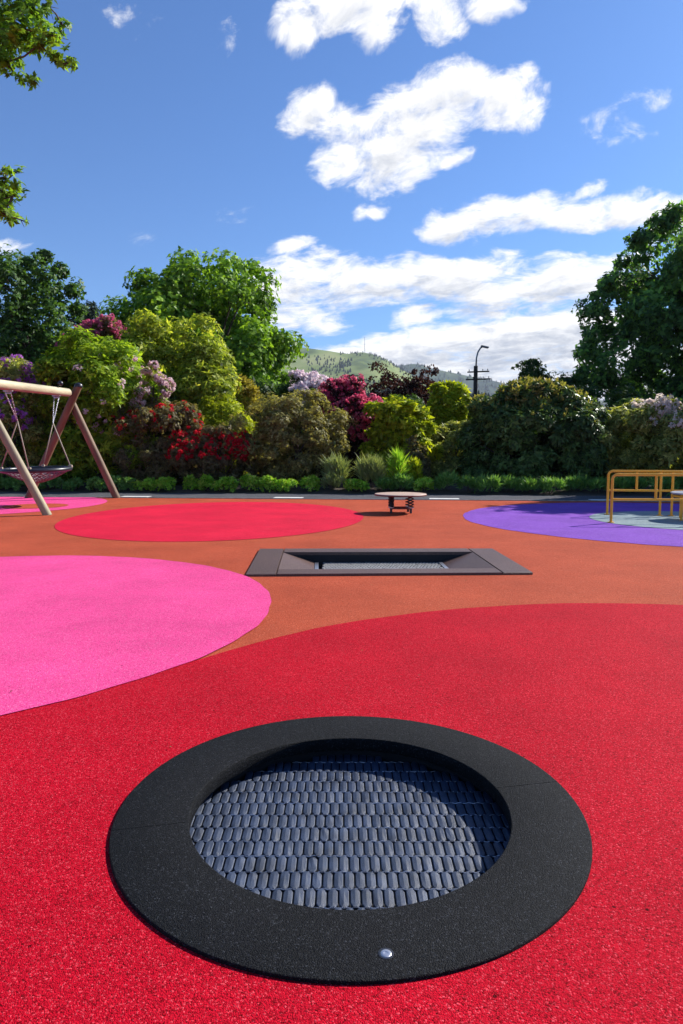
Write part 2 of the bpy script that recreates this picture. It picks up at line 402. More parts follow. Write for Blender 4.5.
def tree(name, label, cat, X, Y, z0, crown_c, crown_r, mat, n, nl, lsize, L=.14, W=.10, whorl=4, trunk_r=.25, limbs=22, group=None,
         extra=None, inner=.82, jit=.15, bark=None, zmin=None, flat=.75, seed=None, lean=(0,0), drop_lobes=None, ext_n=1100, **k):
    SEED[0] += 1; rng = np.random.default_rng(seed or SEED[0])
    root = empty(name, (X, Y, z0), label, cat, group)
    c = Vector(crown_c) - Vector((X, Y, z0))
    P, S, D = make_lobes(rng, c, crown_r, nl, lsize, zmin=zmin if zmin is not None else 1.0, inner=inner, jit=jit, flat=flat)
    # an inner set as well, so the crown has layers
    P2, S2, D2 = make_lobes(rng, c, [q*.55 for q in crown_r], nl//3, lsize, zmin=1.0, inner=inner, jit=jit, flat=flat)
    P = np.concatenate([P, P2]); S = np.concatenate([S, S2]); D = np.concatenate([D, D2])
    if drop_lobes:
        ok = np.array([not drop_lobes(p + np.array([X, Y, z0])) for p in P]); P, S, D = P[ok], S[ok], D[ok]
    crown_mesh('crown', rng, root, (P, S, D), n, mat, L, W, whorl, **dict(k))
    if extra is not None:                      # outer sprays reaching beyond the crown, each on its own twig
        e = EX = np.array(extra, float); PE = e[:, :3] - np.array([X, Y, z0]); s = e[:, 3:4]
        SE = np.concatenate([s, s, s*.8], 1); DE = unit(PE - np.array(c))
        ne = int((e[:, 3]**2).sum()*ext_n)
        ek = dict(k); ek['depth'] = .5; ek['back'] = -1; crown_mesh('outer_sprays', rng, root, (PE, SE, DE), ne, mat, L, W, whorl, **ek)
    H = c.z + crown_r[2]*.55
    top = Vector((c.x*.8, c.y*.8, H))
    tp = [Vector((0,0,-.1))]; m = 8
    for i in range(1, m+1):
        t = i/m; tp.append(Vector((top.x*t*t, top.y*t*t, H*t)) + Vector(rng.normal(size=3)*.03*H*t*(1-t)*2))
    mb = MB(); mb.tube(tp, [trunk_r*(1.25 if i == 0 else 1)*(1-.85*i/m) for i in range(m+1)], 10)
    mb.build('trunk', bark or M['bark'], root, True, org=(0,0,0))
    mb = MB()
    order = rng.permutation(len(P))[:limbs]
    for i in order:
        p3 = Vector(P[i]); tt = rng.uniform(.25, .8)*min(1, max(.3, p3.z/H)); q = tt*m; a = int(q)
        p0 = tp[min(a, m)].lerp(tp[min(a+1, m)], q-a)
        p1 = p0.lerp(p3, .35) + Vector((0, 0, .12*(p3-p0).length)); p2 = p0.lerp(p3, .7) + Vector((0, 0, .12*(p3-p0).length)) + Vector(rng.normal(size=3)*.04*H)
        r0 = trunk_r*.38*(1-.5*tt)
        pts = [p0*float((1-t)**3) + p1*float(3*(1-t)**2*t) + p2*float(3*(1-t)*t*t) + p3*float(t**3) for t in np.linspace(0, 1, 8)]
        mb.tube(pts, [r0*(1-.85*t) for t in np.linspace(0, 1, 8)], 6)
        for q in range(3):                     # twigs inside the clump
            e = p3 + Vector(rng.normal(size=3))*float(S[i, 0])*.5
            mb.tube([pts[-2], pts[-2].lerp(e, .5) + Vector((0,0,.03)), e], [r0*.25, r0*.18, r0*.08], 5)
    if extra is not None:
        base = list(P); wz = np.array([1, 1, 2.2])
        for i in range(len(PE)):
            q = Vector(PE[i]); bb = Vector(min(base, key=lambda v: np.linalg.norm((np.array(v)-PE[i])*wz)))
            mid = bb.lerp(q, .5) + Vector((0, 0, -.03)) + Vector(rng.normal(size=3)*.03)
            mb.tube([bb, mid, q], [.022, .016, .009], 5); base.append(PE[i])
            for q2 in range(4):
                ee = q + Vector(rng.normal(size=3))*float(EX[i, 3])*.5; mb.tube([mid.lerp(q, .7), ee], [.008, .004], 4)
    mb.build('branches', bark or M['bark'], root, True, org=(0,0,0))
    return root

# ------------------------------------------------------------------ ground sheets
def sheet(name, outer, holes, z, mat, label=None, cat=None):
    loops = [[Vector((x, y, 0)) for x, y in outer]] + [[Vector((x, y, 0)) for x, y in h] for h in holes]
    tri = geometry.tessellate_polygon(loops)
    allv = [v for l in loops for v in l]
    me = bpy.data.meshes.new(name)
    fs = []
    for t in tri:
        a, b, c = (allv[i] for i in t)
        fs.append(t if (b-a).cross(c-a).z > 0 else (t[0], t[2], t[1]))
    me.from_pydata([(v.x, v.y, z) for v in allv], [], fs); me.materials.append(mat); me.update()
    o = bpy.data.objects.new(name, me); C.objects.link(o)
    return tag(o, label, cat, kind='structure')
def circ(cx, cy, r, n=96, wob=0.0):           # hand-trowelled edge when wob > 0
    o = []
    for i in range(n):
        a = 2*math.pi*i/n; q = r + wob*(math.sin(a*7+cx*3) + .6*math.sin(a*19+cy*5) + .5*math.sin(a*43+cx))
        o.append((cx + q*math.cos(a), cy + q*math.sin(a)))
    return o

def edge(x, off=0): return 15.06 - .1004*x + off      # near edge of the path
RT = (.025, 2.011)                                     # round trampoline centre
TQ = [(-.835,5.86),(1.69,5.95),(1.655,7.42),(-.895,7.40)]   # rectangular one
def tq(u, v, z=0):
    a, b, c_, d = [Vector((*p, 0)) for p in TQ]
    p = a.lerp(b, u).lerp(d.lerp(c_, u), v); p.z = z; return p
hole_r = circ(RT[0], RT[1], .60, 72)
hole_q = [tuple(tq(u, v).xy) for u, v in ((.03,.05),(.97,.05),(.97,.95),(.03,.95))]
PG = [(-22, -9), (22, -9), (22, edge(22)), (-22, edge(-22))]
sheet('playground_surface', PG, [hole_r, hole_q], 0.0, M['terra'], 'terracotta orange poured rubber playground surface', 'playground surface')
BIG = 4000
sheet('ground', [(-BIG,-BIG),(BIG,-BIG),(BIG,BIG),(-BIG,BIG)], [[(x*.999, y + (.05 if y < 0 else -.05)) for x, y in PG]], -.03, M['soil'], 'dark soil ground under the garden beds', 'ground')
sheet('path', [(-40, edge(-40,.0)), (40, edge(40,.0)), (40, edge(40,1.75)), (-40, edge(-40,1.75))], [], .004, M['asphalt'], 'dark asphalt path between playground and garden bed', 'path')
red_outline = []
for i in range(320):
    a = 2*math.pi*i/320; k = min(1, max(0, (math.degrees(a)-143)/22)); k = k*k*(3-2*k)
    k2 = min(1, max(0, (math.degrees(a)-230)/60)); rr_ = 3.13 + .5*k*(1-k2) + .005*(math.sin(a*9) + .7*math.sin(a*23+1) + .4*math.sin(a*51)); red_outline.append((1.813 + rr_*math.cos(a), 1.682 + rr_*math.sin(a)))
clipq = lambda pts: [(x, min(y, edge(x))) for x, y in pts]
sheet('red_circle', red_outline, [hole_r], .004, M['red'], 'large deep red rubber circle around the round trampoline', 'surface circle')
sheet('pink_circle', circ(-2.875,4.606,2.385,300,.006), [], .008, M['pink'], 'bright pink rubber circle overlapping the deep red one', 'surface circle')
sheet('coral_circle', [(-2.02 + 2.38*math.cos(2*math.pi*i/128), 11.2 + 3.1*math.sin(2*math.pi*i/128)) for i in range(128)], [], .004, M['coral'], 'coral red rubber circle in the middle distance', 'surface circle')
sheet('purple_circle', clipq(circ(5.379,10.738,3.411,300,.01)), [], .004, M['purple'], 'purple rubber circle under the orange handrails', 'surface circle')
sheet('grey_circle', circ(5.495,10.577,1.54,96), [], .008, M['paleg'], 'small pale grey rubber circle inside the purple circle', 'surface circle')
sheet('pink_circle', clipq(circ(-7.61,13.679,2.75,128)), [], .004, M['pink'], 'far pink rubber circle under the basket swing', 'surface circle')
sheet('terracotta_circle', circ(-5.95,13.235,.60,64), [], .008, M['terra'], 'small terracotta oval inside the pink circle by the swing', 'surface circle')
# metal edging strip between rubber and path
ed = MB()
for i in range(40):
    x0, x1 = -22 + i*1.1, -22 + (i+1)*1.1 - .006
    a = math.atan2(edge(x1)-edge(x0), x1-x0)
    ed.box(((x0+x1)/2, edge((x0+x1)/2, .03), .004), (1.1, .05, .03), Matrix.Rotation(a, 3, 'Z'), .006)
tag(ed.build('path_edging', M['stone']), 'thin grey concrete edging strip along the asphalt path', 'edging', kind='structure')
pave = [(-8.9,'leftmost white rectangle on the asphalt path, left of the swing'), (-4.80,'white rectangle on the asphalt path right of the wooden swing leg'), (-1.21,'white rectangle on the path beyond the coral red circle'),
        (2.29,'white rectangle on the path right of the round bouncing board'), (5.75,'white rectangle on the path behind the orange handrails')]
for px, lab in pave:
    mb = MB(); a = math.atan(-.1004); y = edge(px, .36)
    mb.box((px, y, .008), (.66, .30, .006), Matrix.Rotation(a, 3, 'Z'), .002)
    tag(mb.build('path_marking', M['paint']), lab, 'path marking', kind='structure')
# low mulch rise of the garden bed
mb = MB(); rng = np.random.default_rng(3); nx, ny = 120, 14
vs = []
for j in range(ny):
    for i in range(nx):
        x = -30 + 60*i/(nx-1); t = j/(ny-1); y = edge(x, 1.75) + t*9
        z = -.02 + (.05 + .10*min(1, t*6))*(0 if j == 0 else 1) + rng.normal()*.02*(j > 0)
        vs.append((x, y, z))
fs = [(j*nx+i, j*nx+i+1, (j+1)*nx+i+1, (j+1)*nx+i) for j in range(ny-1) for i in range(nx-1)]
mb.add(vs, fs); tag(mb.build('garden_bed', M['soil'], smooth=True), 'dark mulched garden bed behind the path', 'garden bed', kind='structure')

# ------------------------------------------------------------------ jumping-mat blocks
def mat_blocks(mb, inside, x0, x1, y0, y1, px, py, z, rng, shift=.5, ht=.0055, skew=0.0):
    rows = int((y1-y0)/py)+2; cols = int((x1-x0)/px)+2
    w, l = px*.435, py*.56
    out = [(-w, -l*.62), (-w*.45, -l*.95), (w*.45, -l*.95), (w, -l*.62), (w, l*.62), (w*.45, l*.95), (-w*.45, l*.95), (-w, l*.62)]
    for j in range(rows):
        for i in range(cols):
            cx = x0 + (i + (shift if j % 2 else 0))*px + skew*j*py; cy = y0 + j*py
            if not inside(cx, cy): continue
            tx, ty = rng.normal()*.035, rng.normal()*.02; dz = rng.normal()*.0006
            vs = []
            for s, h in ((1.0, 0), (1.0, ht*.35), (.84, ht*.72)):
                for a, b in out:
                    vs.append((cx + a*s, cy + b*(s if s == 1 else .93), z + h + dz + a*tx + b*ty))
            vs += [(cx, cy - l*.6, z + ht*1.0 + dz), (cx, cy + l*.6, z + ht*1.0 + dz)]
            fs = []
            for k in range(2):
                for q in range(8):
                    p = (q+1) % 8; fs.append((k*8+q, k*8+p, k*8+8+p, k*8+8+q))
            T = 16; A, B = 24, 25
            fs += [(T+1, T+2, A), (T+2, T+3, A), (T+3, T+4, B, A), (T+4, T+5, B), (T+5, T+6, B), (T+6, T+7, B), (T+7, T+0, A, B), (T+0, T+1, A)]
            mb.add(vs, fs)

# ------------------------------------------------------------------ round trampoline
t = empty('round_trampoline', (RT[0], RT[1], 0), 'round sunken trampoline with wide black rubber rim on the red circle', 'trampoline')
ri, ro = .483, .702
rimp = [(ro, .0), (ro, .010), (ro-.002, .0125), (ro-.004, .013), (ri+.004, .0135), (ri+.001, .0125), (ri, .011), (ri, -.034), (ri+.004, -.038), (ri+.03, -.038), (.6, -.022), (.6, .002)]
for a0, a1 in ((12, 192), (192, 372)):
    mb = MB(); mb.arc(rimp, (*RT, 0), R(a0)+.0014, R(a1)-.0014); mb.build('rim_segment', M['black_rubber'], t, 55)
mb = MB(); mb.lathe([(ri+.055, -.0225), (ri+.055, -.17), (ri+.08, -.17), (ri+.08, -.0225)], (*RT, 0), 128, closed=True)
mb.build('pit_wall', M['mat_back'], t, 40)
mb = MB(); mb.lathe([(.0005, -.105), (ri+.056, -.105)], (*RT, 0), 96); mb.build('pit_floor', M['mat_back'], t)
rng = np.random.default_rng(5); mb = MB(); MZ = -.082
mat_blocks(mb, lambda x, y: (x-RT[0])**2 + (y-RT[1])**2 < (ri+.052)**2, RT[0]-.54, RT[0]+.54, RT[1]-.5337, RT[1]+.54, .0298, .0750, MZ, rng)
mt = mb.build('jumping_mat', M['mat_block'], t)
mb = MB()
for j in range(14):                        # steel cords that thread the blocks together
    y = RT[1]-.5337 + (j+.5)*.0750
    hw = math.sqrt(max(0, (ri+.04)**2 - (y-RT[1])**2))
    if hw < .05: continue
    n = int(hw*2/.0149); pts = [(RT[0]-hw + 2*hw*i/n, y + (.0035 if i % 2 else -.0035), MZ+.0022) for i in range(n+1)]
    mb.tube(pts, .0016, 5)
mb.build('cord', M['galv'], mt, True, org=t.location)
bx = gp(386, 952, .017)
mb = MB(); mb.lathe([(.0001,.0142),(.0045,.0142),(.005,.0149),(.0105,.0149),(.012,.0144),(.0125,.0137),(.0125,.013)], (bx.x, bx.y, 0), 24); mb.build('steel_bolt', M['galv'], t, 40)
mb = MB()                                   # ring pressed round the bolt
mb.lathe([(.0126,.0139),(.0155,.0141),(.0170,.0137)], (bx.x, bx.y, 0), 24); mb.build('bolt_collar', M['dark_plastic'], t, 40)

# ------------------------------------------------------------------ rectangular trampoline
t = empty('rectangular_trampoline', tq(.5,.5), 'rectangular sunken trampoline with brown rubber surround', 'trampoline')
def slab(mb, q, z0, z1, bev=.006):
    """q: four (x,y,ztop) corners"""
    top = [Vector(p) for p in q]; cen = sum(top, Vector())/4
    a = [Vector((p.x, p.y, z0)) for p in top]; b = [Vector((p.x, p.y, p.z - bev)) for p in top]
    c_ = [p + (cen-p).normalized()*bev*1.4 for p in top]; c_ = [Vector((p.x, p.y, t_.z)) for p, t_ in zip(c_, top)]
    vs = a + b + c_; fs = [(3,2,1,0),(8,9,10,11)]
    for k in (0, 4):
        for i in range(4):
            j = (i+1) % 4; fs.append((k+i, k+j, k+4+j, k+4+i))
    mb.add(vs, fs)
Zt = .022; e = .0012
for nm, q in (('side_panel', (0, .105, 0, 1)), ('side_panel', (.895, 1, 0, 1))):
    mb = MB(); slab(mb, [tq(q[0]+e,q[2],Zt), tq(q[1]-e,q[2],Zt), tq(q[1]-e,q[3],Zt), tq(q[0]+e,q[3],Zt)], -.01, Zt); mb.build(nm, M['brown_rubber'], t)
for q in ((.105,.895,0,.15), (.105,.895,.83,1)):
    mb = MB(); slab(mb, [tq(q[0]+e,q[2],Zt), tq(q[1]-e,q[2],Zt), tq(q[1]-e,q[3],Zt), tq(q[0]+e,q[3],Zt)], -.01, Zt); mb.build('edge_panel', M['brown_rubber'], t)
for ua, ub in ((.107, .235), (.893, .765)):
    mb = MB(); q = [tq(ua,.152,Zt-.004), tq(ub,.152,-.085), tq(ub,.828,-.085), tq(ua,.828,Zt-.004)]
    vs = q + [Vector((p.x, p.y, -.13)) for p in q]
    mb.add(vs, [(0,1,2,3),(7,6,5,4),(0,4,5,1),(1,5,6,2),(2,6,7,3),(3,7,4,0)]); mb.build('sloping_panel', M['brown_rubber'], t)
mb = MB()
for a, b in (((.105,.150),(.895,.150)), ((.105,.8301),(.895,.8301))):
    p, q = tq(*a), tq(*b); d = Vector((0, -.02 if a[1] < .5 else .02, 0))
    mb.add([Vector((p.x,p.y,-.011)), Vector((q.x,q.y,-.011)), Vector((q.x,q.y,-.2)), Vector((p.x,p.y,-.2)), Vector((p.x,p.y,-.011))+d, Vector((q.x,q.y,-.011))+d, Vector((q.x,q.y,-.2))+d, Vector((p.x,p.y,-.2))+d],
           [(0,1,2,3),(4,7,6,5),(0,4,5,1),(3,2,6,7)])
p, q, r_, s_ = tq(.10,.14,-.18), tq(.9,.14,-.18), tq(.9,.84,-.18), tq(.10,.84,-.18); mb.add([p,q,r_,s_], [(0,1,2,3)])
mb.build('pit_wall', M['mat_back'], t)
for ua, ub in ((.2365, .252), (.748, .7635)):
    mb = MB(); slab(mb, [tq(ua,.17,-.080), tq(ub,.17,-.080), tq(ub,.81,-.080), tq(ua,.81,-.080)], -.12, 0, .004); mb.build('steel_strip', M['galv'], t)
mb = MB(); a, b = tq(.256,.17), tq(.744,.80)
mat_blocks(mb, lambda x, y: a.x < x < b.x and a.y < y < b.y, a.x, b.x, a.y, b.y, .034, .075, -.092, rng, skew=0)
mb.build('jumping_mat', M['mat_block2'], t)

# ------------------------------------------------------------------ bouncing board on springs
bc = Vector((1.03, 11.9, 0))
t = empty('spring_board', bc, 'low round tan standing board on dark coil springs', 'spring board')
zb = .325
mb = MB(); mb.lathe([(.0005, zb+.012), (.42, zb+.012), (.445, zb+.009), (.455, zb+.001)], bc, 64); mb.build('board', M['board'], t, 30)
mb = MB(); mb.lathe([(.455, zb+.0005), (.458, zb-.01), (.45, zb-.022), (.0005, zb-.022)], bc, 64); mb.build('board_edge', M['board_edge'], t, 30)
spr = [(-.17, -.10), (.17, -.13), (.15, .16), (-.15, .16)]
for dx, dy in spr:
    mb = MB(); pts = []
    for i in range(61):
        u = i/60; an = u*2*math.pi*4.0
        pts.append((bc.x+dx+.044*math.cos(an), bc.y+dy+.044*math.sin(an), .105 + u*(zb-.025-.105)))
    mb.tube(pts, .0105, 7); sp_ = mb.build('coil_spring', M['dark_metal'], t, True)
    for zz in (.092, zb-.034):
        mb = MB(); mb.lathe([(.0005,.011),(.052,.011),(.052,0),(.0005,0)], (bc.x+dx, bc.y+dy, zz), 20); mb.build('spring_plate', M['galv'], sp_, 30, org=t.location)
    mb = MB(); mb.tube([(bc.x+dx, bc.y+dy, -.01), (bc.x+dx, bc.y+dy, .092)], .021, 10); mb.build('leg', M['dark_metal'], t, 30)
mb = MB()
for i in range(4):
    a_, b_ = spr[i], spr[(i+1) % 4]
    mb.tube([(bc.x+a_[0], bc.y+a_[1], .082), (bc.x+b_[0], bc.y+b_[1], .082)], .014, 8)
mb.build('base_frame', M['board_edge'], t, 30)

# ------------------------------------------------------------------ basket swing
t = empty('basket_swing', (-6.15, 13.5, 0), 'timber A-frame swing with a round net basket seat', 'swing')
def log(mb, a, b, r, n=14): 
    a, b = Vector(a), Vector(b); pts = [a.lerp(b, i/5) for i in range(6)]; mb.tube(pts, r, n)
fl, fr = Vector((-7.13,15.5,-.02)), Vector((-5.12,15.55,-.02))
topL = at(78.5, 386, 15.45); topR = at(71, 401, 15.6)
mb = MB(); log(mb, fl, topL, .082); mb.build('leg', M['timber_red'], t, 40)
mb = MB(); log(mb, fr, topR, .082); mb.build('leg', M['timber_red'], t, 40)
mb = MB(); mb.lathe([(.0005,.07),(.05,.06),(.085,.03),(.092,-.01),(.088,-.03)], topL, 16); mb.build('post_cap', M['dark_plastic'], t, True)
nr = Vector((-4.95,11.47,-.02)); d = at(0, 428, 11.47) - Vector((-4.95,11.47,0)); topN = Vector((-4.95,11.47,0)) + d*(2.12/d.z)
mb = MB(); log(mb, nr, topN, .070); mb.build('leg', M['timber'], t, 40)
nl_ = Vector((-7.45,11.45,-.02)); topN2 = Vector((-6.02, 11.40, 2.36))
mb = MB(); log(mb, nl_, topN2, .075); mb.build('leg', M['timber_red'], t, 40)
mb = MB(); mb.lathe([(.0005,.07),(.05,.06),(.085,.03),(.092,-.01),(.088,-.03)], topN2, 16); mb.build('post_cap', M['dark_plastic'], t, True)
bA = at(68, 392.5, 15.3); bN = at(0, 384.5, 12.25); dd = (bN-bA); bB = bA + dd*(4.1/dd.length)
mb = MB(); log(mb, bA, bB, .088, 18); mb.build('beam', M['timber_pale'], t, 40)
mb = MB(); mb.sphere(at(60.5, 383.5, 14.7), .055, 8); mb.build('bolt_cap', M['dark_plastic'], t, True)
bk = Vector((at(36.5, 470, 13.4).x, 13.4, at(36.5, 469.5, 13.4).z)); br = .62
tilt = Matrix.Rotation(R(1.5), 3, 'X') @ Matrix.Rotation(R(-1), 3, 'Y')
mb = MB(); ring = [bk + tilt @ Vector((br*math.cos(2*math.pi*i/48), br*math.sin(2*math.pi*i/48), 0)) for i in range(48)]
mb.tube(ring, .042, 10, closed=True); seat = mb.build('basket_rim', M['dark_plastic'], t, True)
mb = MB()
for k in range(28):
    a0 = 2*math.pi*k/28
    for sgn in (1, -1):
        pts = []
        for i in range(8):
            u = i/7; rr = br*(1-u); an = a0 + sgn*u*1.1; pts.append(bk + tilt @ Vector((rr*math.cos(an), rr*math.sin(an), -.25*(1-(1-u)**1.6) - .01)))
        mb.tube(pts, .0095, 4)
for q in (.25, .5, .75):
    z = -.25*(1-(q)**1.6) - .01
    mb.tube([bk + tilt @ Vector((br*q*math.cos(2*math.pi*i/28), br*q*math.sin(2*math.pi*i/28), z)) for i in range(28)], .010, 4, closed=True)
mb.build('net', M['net_rope'], seat, True, org=t.location)
def chain(mb, a, b, lk=.04, r=.0038, w=.009):
    a, b = Vector(a), Vector(b); L_ = (b-a).length; n = max(1, int(L_/(lk*.78))); d = (b-a).normalized()
    x = d.cross(Vector((0,1,0))).normalized(); y = d.cross(x)
    for i in range(n):
        c_ = a + d*(L_*(i+.5)/n); s = x if i % 2 else y
        pts = [c_ + d*math.sin(q)*lk*.5 + s*math.cos(q)*w for q in [2*math.pi*j/8 for j in range(8)]]
        mb.tube(pts, r, 5, closed=True)
h1s, h1t = at(17.5, 421, 12.75), None
def beam_pt(px):
    best = None
    for i in range(200):
        p = bA.lerp(bB, i/199); r = (p.x, p.y*cp - (p.z-EYE)*sp); x = PX/2 + F*r[0]/r[1]
        if best is None or abs(x-px) < best[0]: best = (abs(x-px), p)
    return best[1] - Vector((0,0,.088))
for px, sx_, sy_, ats in ((8, 17.5, 421, (-.57,-.25, .13,-.60)), (56, 53, 423, (-.13,.60, .57,.25))):
    hp = beam_pt(px); spp = at(sx_, sy_, hp.y*.6 + 13.4*.4)
    mb = MB(); mb.box(hp + Vector((0,0,-.012)), (.16,.06,.02), None, .004); mb.tube([hp+Vector((-.05,0,0)), hp+Vector((-.05,0,-.05)), hp+Vector((.05,0,-.05)), hp+Vector((.05,0,0))], .012, 6)
    hb = mb.build('hanger_bracket', M['galv'], t, 30)
    mb = MB(); chain(mb, hp+Vector((-.05,0,-.06)), spp); chain(mb, hp+Vector((.05,0,-.06)), spp); mb.build('chain', M['galv'], t, True)
    for i in (0, 2):
        e_ = bk + tilt @ Vector((ats[i], ats[i+1], .04))
        mb = MB(); mb.tube([spp, spp.lerp(e_, .5), e_], .0115, 6); mb.build('rope', M['rope'], t, True)
        mb = MB(); mb.box(e_, (.07,.05,.06), None, .01); mb.build('rope_clamp', M['rope'], t)

# ------------------------------------------------------------------ orange handrails and turning disc
def handrail(label, p0, p1, h, midz, posts, stub, r=.021):
    p0, p1 = Vector(p0), Vector(p1); d = (p1-p0); t = empty('handrail', p0, label, 'handrail', 'orange handrails on the purple circle')
    L_ = d.length; u = d.normalized(); cr = .07
    pts = [p0 + Vector((0,0,-.03)), p0 + Vector((0,0,h-cr))]
    for i in range(1, 6):
        a = i/6*math.pi/2; pts.append(p0 + u*cr*(1-math.cos(a)) + Vector((0,0,h-cr+cr*math.sin(a))))
    q = p1
    pts.append(p0 + u*cr + Vector((0,0,h))); pts.append(q - u*cr + Vector((0,0,h)))
    for i in range(1, 6):
        a = i/6*math.pi/2; pts.append(q - u*cr*(1-math.sin(a)) + Vector((0,0,h-cr+cr*math.cos(a))))
    pts += [q + Vector((0,0,h-cr)), q + Vector((0,0,-.03))]
    mb = MB(); mb.tube(pts, r, 12); mb.build('top_rail', M['orange'], t, 40)
    mb = MB(); mb.tube([p0 + Vector((0,0,midz)), q + Vector((0,0,midz))], r*.85, 10); mb.build('middle_rail', M['orange'], t, 40)
    for k in posts:
        mb = MB(); mb.tube([p0 + d*k + Vector((0,0,-.03)), p0 + d*k + Vector((0,0,h-.01))], r*.95, 10); mb.build('post', M['orange'], t, 40)
    for k in stub:
        mb = MB(); mb.tube([p0 + d*k + Vector((0,0,midz)), p0 + d*k + Vector((0,0,h-.01))], r*.95, 10); mb.build('upright', M['orange'], t, 40)
    for k in [0, 1] + list(posts):
        mb = MB(); c_ = p0 + d*k; mb.lathe([(r, .012), (.045, .010), (.048, .0)], (c_.x, c_.y, .008), 16); mb.build('foot_plate', M['orange'], t, 30)
    return t
handrail('orange tubular handrail, the farther one behind the turning disc', (4.48,11.47,0), (6.55,10.98,0), .74, .42, (.385, .47), (.21,))
handrail('orange tubular handrail, the nearer one in front of the turning disc', (4.05,10.21,0), (6.10,10.06,0), .725, .355, (), (.31,.72))
dc = Vector((5.60, 10.62, 0))
t = empty('turning_disc', dc, 'grey turning disc on orange legs between the two handrails', 'playground disc')
mb = MB(); mb.lathe([(.0005,.44),(.40,.44),(.43,.432),(.43,.41),(.0005,.40)], dc, 48); mb.build('disc', simple('grey_disc', (.36,.38,.42), .4), t, 30)
for a in (200, 290, 20, 110):
    mb = MB(); x, y = dc.x + .42*math.cos(R(a))*.9, dc.y + .42*math.sin(R(a))*.9
    mb.tube([(x, y, -.02), (x, y, .402)], .021, 10); mb.build('leg', M['orange'], t, 40)
mb = MB(); mb.lathe([(.30,.39),(.40,.39),(.40,.36),(.30,.36)], dc, 40, closed=True); mb.build('ring_frame', M['orange'], t, 30)

# ------------------------------------------------------------------ utility pole with street lamp
py = 48.0; pb = at(475, 449, py); ptop = at(475.8, 366, py)
t = empty('utility_pole', (pb.x, py, 0), 'dark utility pole with crossarms and a curved street lamp on top', 'utility pole')
mb = MB(); mb.tube([(pb.x, py, -.1), (ptop.x, py, ptop.z)], [.19, .14], 12); mb.build('pole', M['pole'], t, 40)
for yy, w in ((372, 1.5), (379.5, 1.7)):
    zc = at(475, yy, py).z
    mb = MB(); mb.box((ptop.x+.15, py-.17, zc), (w, .09, .09), Matrix.Rotation(R(-20), 3, 'Z')); ca = mb.build('crossarm', M['pole'], t)
    for k in (-.42, -.2, .2, .42):
        mb = MB(); v = Matrix.Rotation(R(-20), 3, 'Z') @ Vector((k*w, 0, 0)); mb.lathe([(.0005,.12),(.025,.11),(.035,.08),(.025,.06),(.035,.03),(.02,0)], (ptop.x+.15+v.x, py-.17+v.y, zc+.06), 10)
        mb.build('insulator', M['dark_plastic'], ca, 40, org=t.location)
p = [at(476, 367, py-.1), at(476.5, 358, py-.1), at(478, 352, py-.1), at(480.5, 348, py-.1), at(483, 346.5, py-.1)]
mb = MB(); mb.tube(p, .055, 8); mb.build('lamp_arm', M['lamp_metal'], t, True)
mb = MB(); mb.box(p[-1] + Vector((.12, 0, -.02)), (.55,.22,.14), Matrix.Rotation(R(12), 3, 'Y'), .04); mb.build('lamp_head', M['lamp_metal'], t)

# ------------------------------------------------------------------ shrubs and trees
G = 'flowering shrubs along the garden bed'
bush('rhododendron', 'mauve flowering rhododendron at the far left behind the basket swing', 'rhododendron', -38, 52, 352, 18.6, M['lf_mix'], 7500, L=.10, lobes=30, flowers=(M['fl_purple'], 195, .42, .95, .085))
bush('rhododendron', 'bright green rounded rhododendron with a few pale pink blooms, right behind the swing frame', 'rhododendron', 42, 152, 337, 18.9, M['lf_bright'], 12500, L=.12, W=.045, lobes=42, lsize=.27, flowers=(M['fl_pale'], 112, .35, .9, .07, lambda X: X[:,0] > -.3))
bush('rhododendron', 'rhododendron covered in faded pale pink blooms between the bright green and the yellow-green shrub', 'rhododendron', 126, 172, 353, 18.7, M['lf_mix'], 3500, L=.09, lobes=18, depth_r=.6, flowers=(M['fl_pale'], 390, .45, 1.1, .065))
bush('rhododendron', 'pink and mauve flowering rhododendron high at the back, in the gap between two trees', 'rhododendron', 56, 142, 319, 23, M['lf_redbrown'], 7500, L=.10, lobes=40, lsize=.2, jit=.1, hfrac=.6, flowers=(M['fl_pink'], 330, .7, 1.1, .085))
bush('rhododendron', 'large yellow-green rhododendron mound without blooms below the big broadleaf tree', 'rhododendron', 108, 244, 320, 21.6, M['lf_yellow'], 15000, L=.11, W=.045, lobes=60, lsize=.22, hfrac=.42)
bush('rhododendron', 'low right shoulder of yellow-green rhododendron left of the golden conical shrub', 'rhododendron', 170, 246, 354, 20.9, M['lf_yellow'], 7500, L=.11, W=.045, lobes=34, lsize=.25)
bush('conical_shrub', 'golden green conical shrub in front of the broadleaf tree', 'shrub', 216, 270, 349, 21.0, M['lf_gold'], 6500, L=.07, W=.03, lobes=34, lsize=.30, tilt=(15,50), up=1.0, hfrac=.25, inner=.7)
bush('feathery_shrub', 'lime green feathery shrub above the red azalea', 'shrub', 186, 252, 396, 19.4, M['lf_lime'], 6500, L=.09, W=.022, lobes=30, lsize=.3, tilt=(40,80), droop=.5)
bush('azalea', 'red-brown azalea with red blooms scattered over its top, left part of the red azaleas', 'azalea', 122, 214, 402, 18.4, M['lf_redbrown'], 10500, L=.06, W=.026, lobes=44, lsize=.24, flowers=(M['fl_red'], 90, .55, 1.0, .06))
bush('azalea', 'azalea with a dense band of red blooms, left of the olive mound', 'azalea', 172, 258, 428, 18.0, M['lf_redbrown'], 6500, L=.06, W=.026, lobes=34, lsize=.24, flowers=(M['fl_red'], 400, .5, .95, .055))
bush('azalea', 'olive and tan mounded shrub without blooms in the middle of the bed', 'azalea', 246, 346, 391, 18.5, M['lf_olive'], 17000, L=.055, W=.024, lobes=60, lsize=.2)
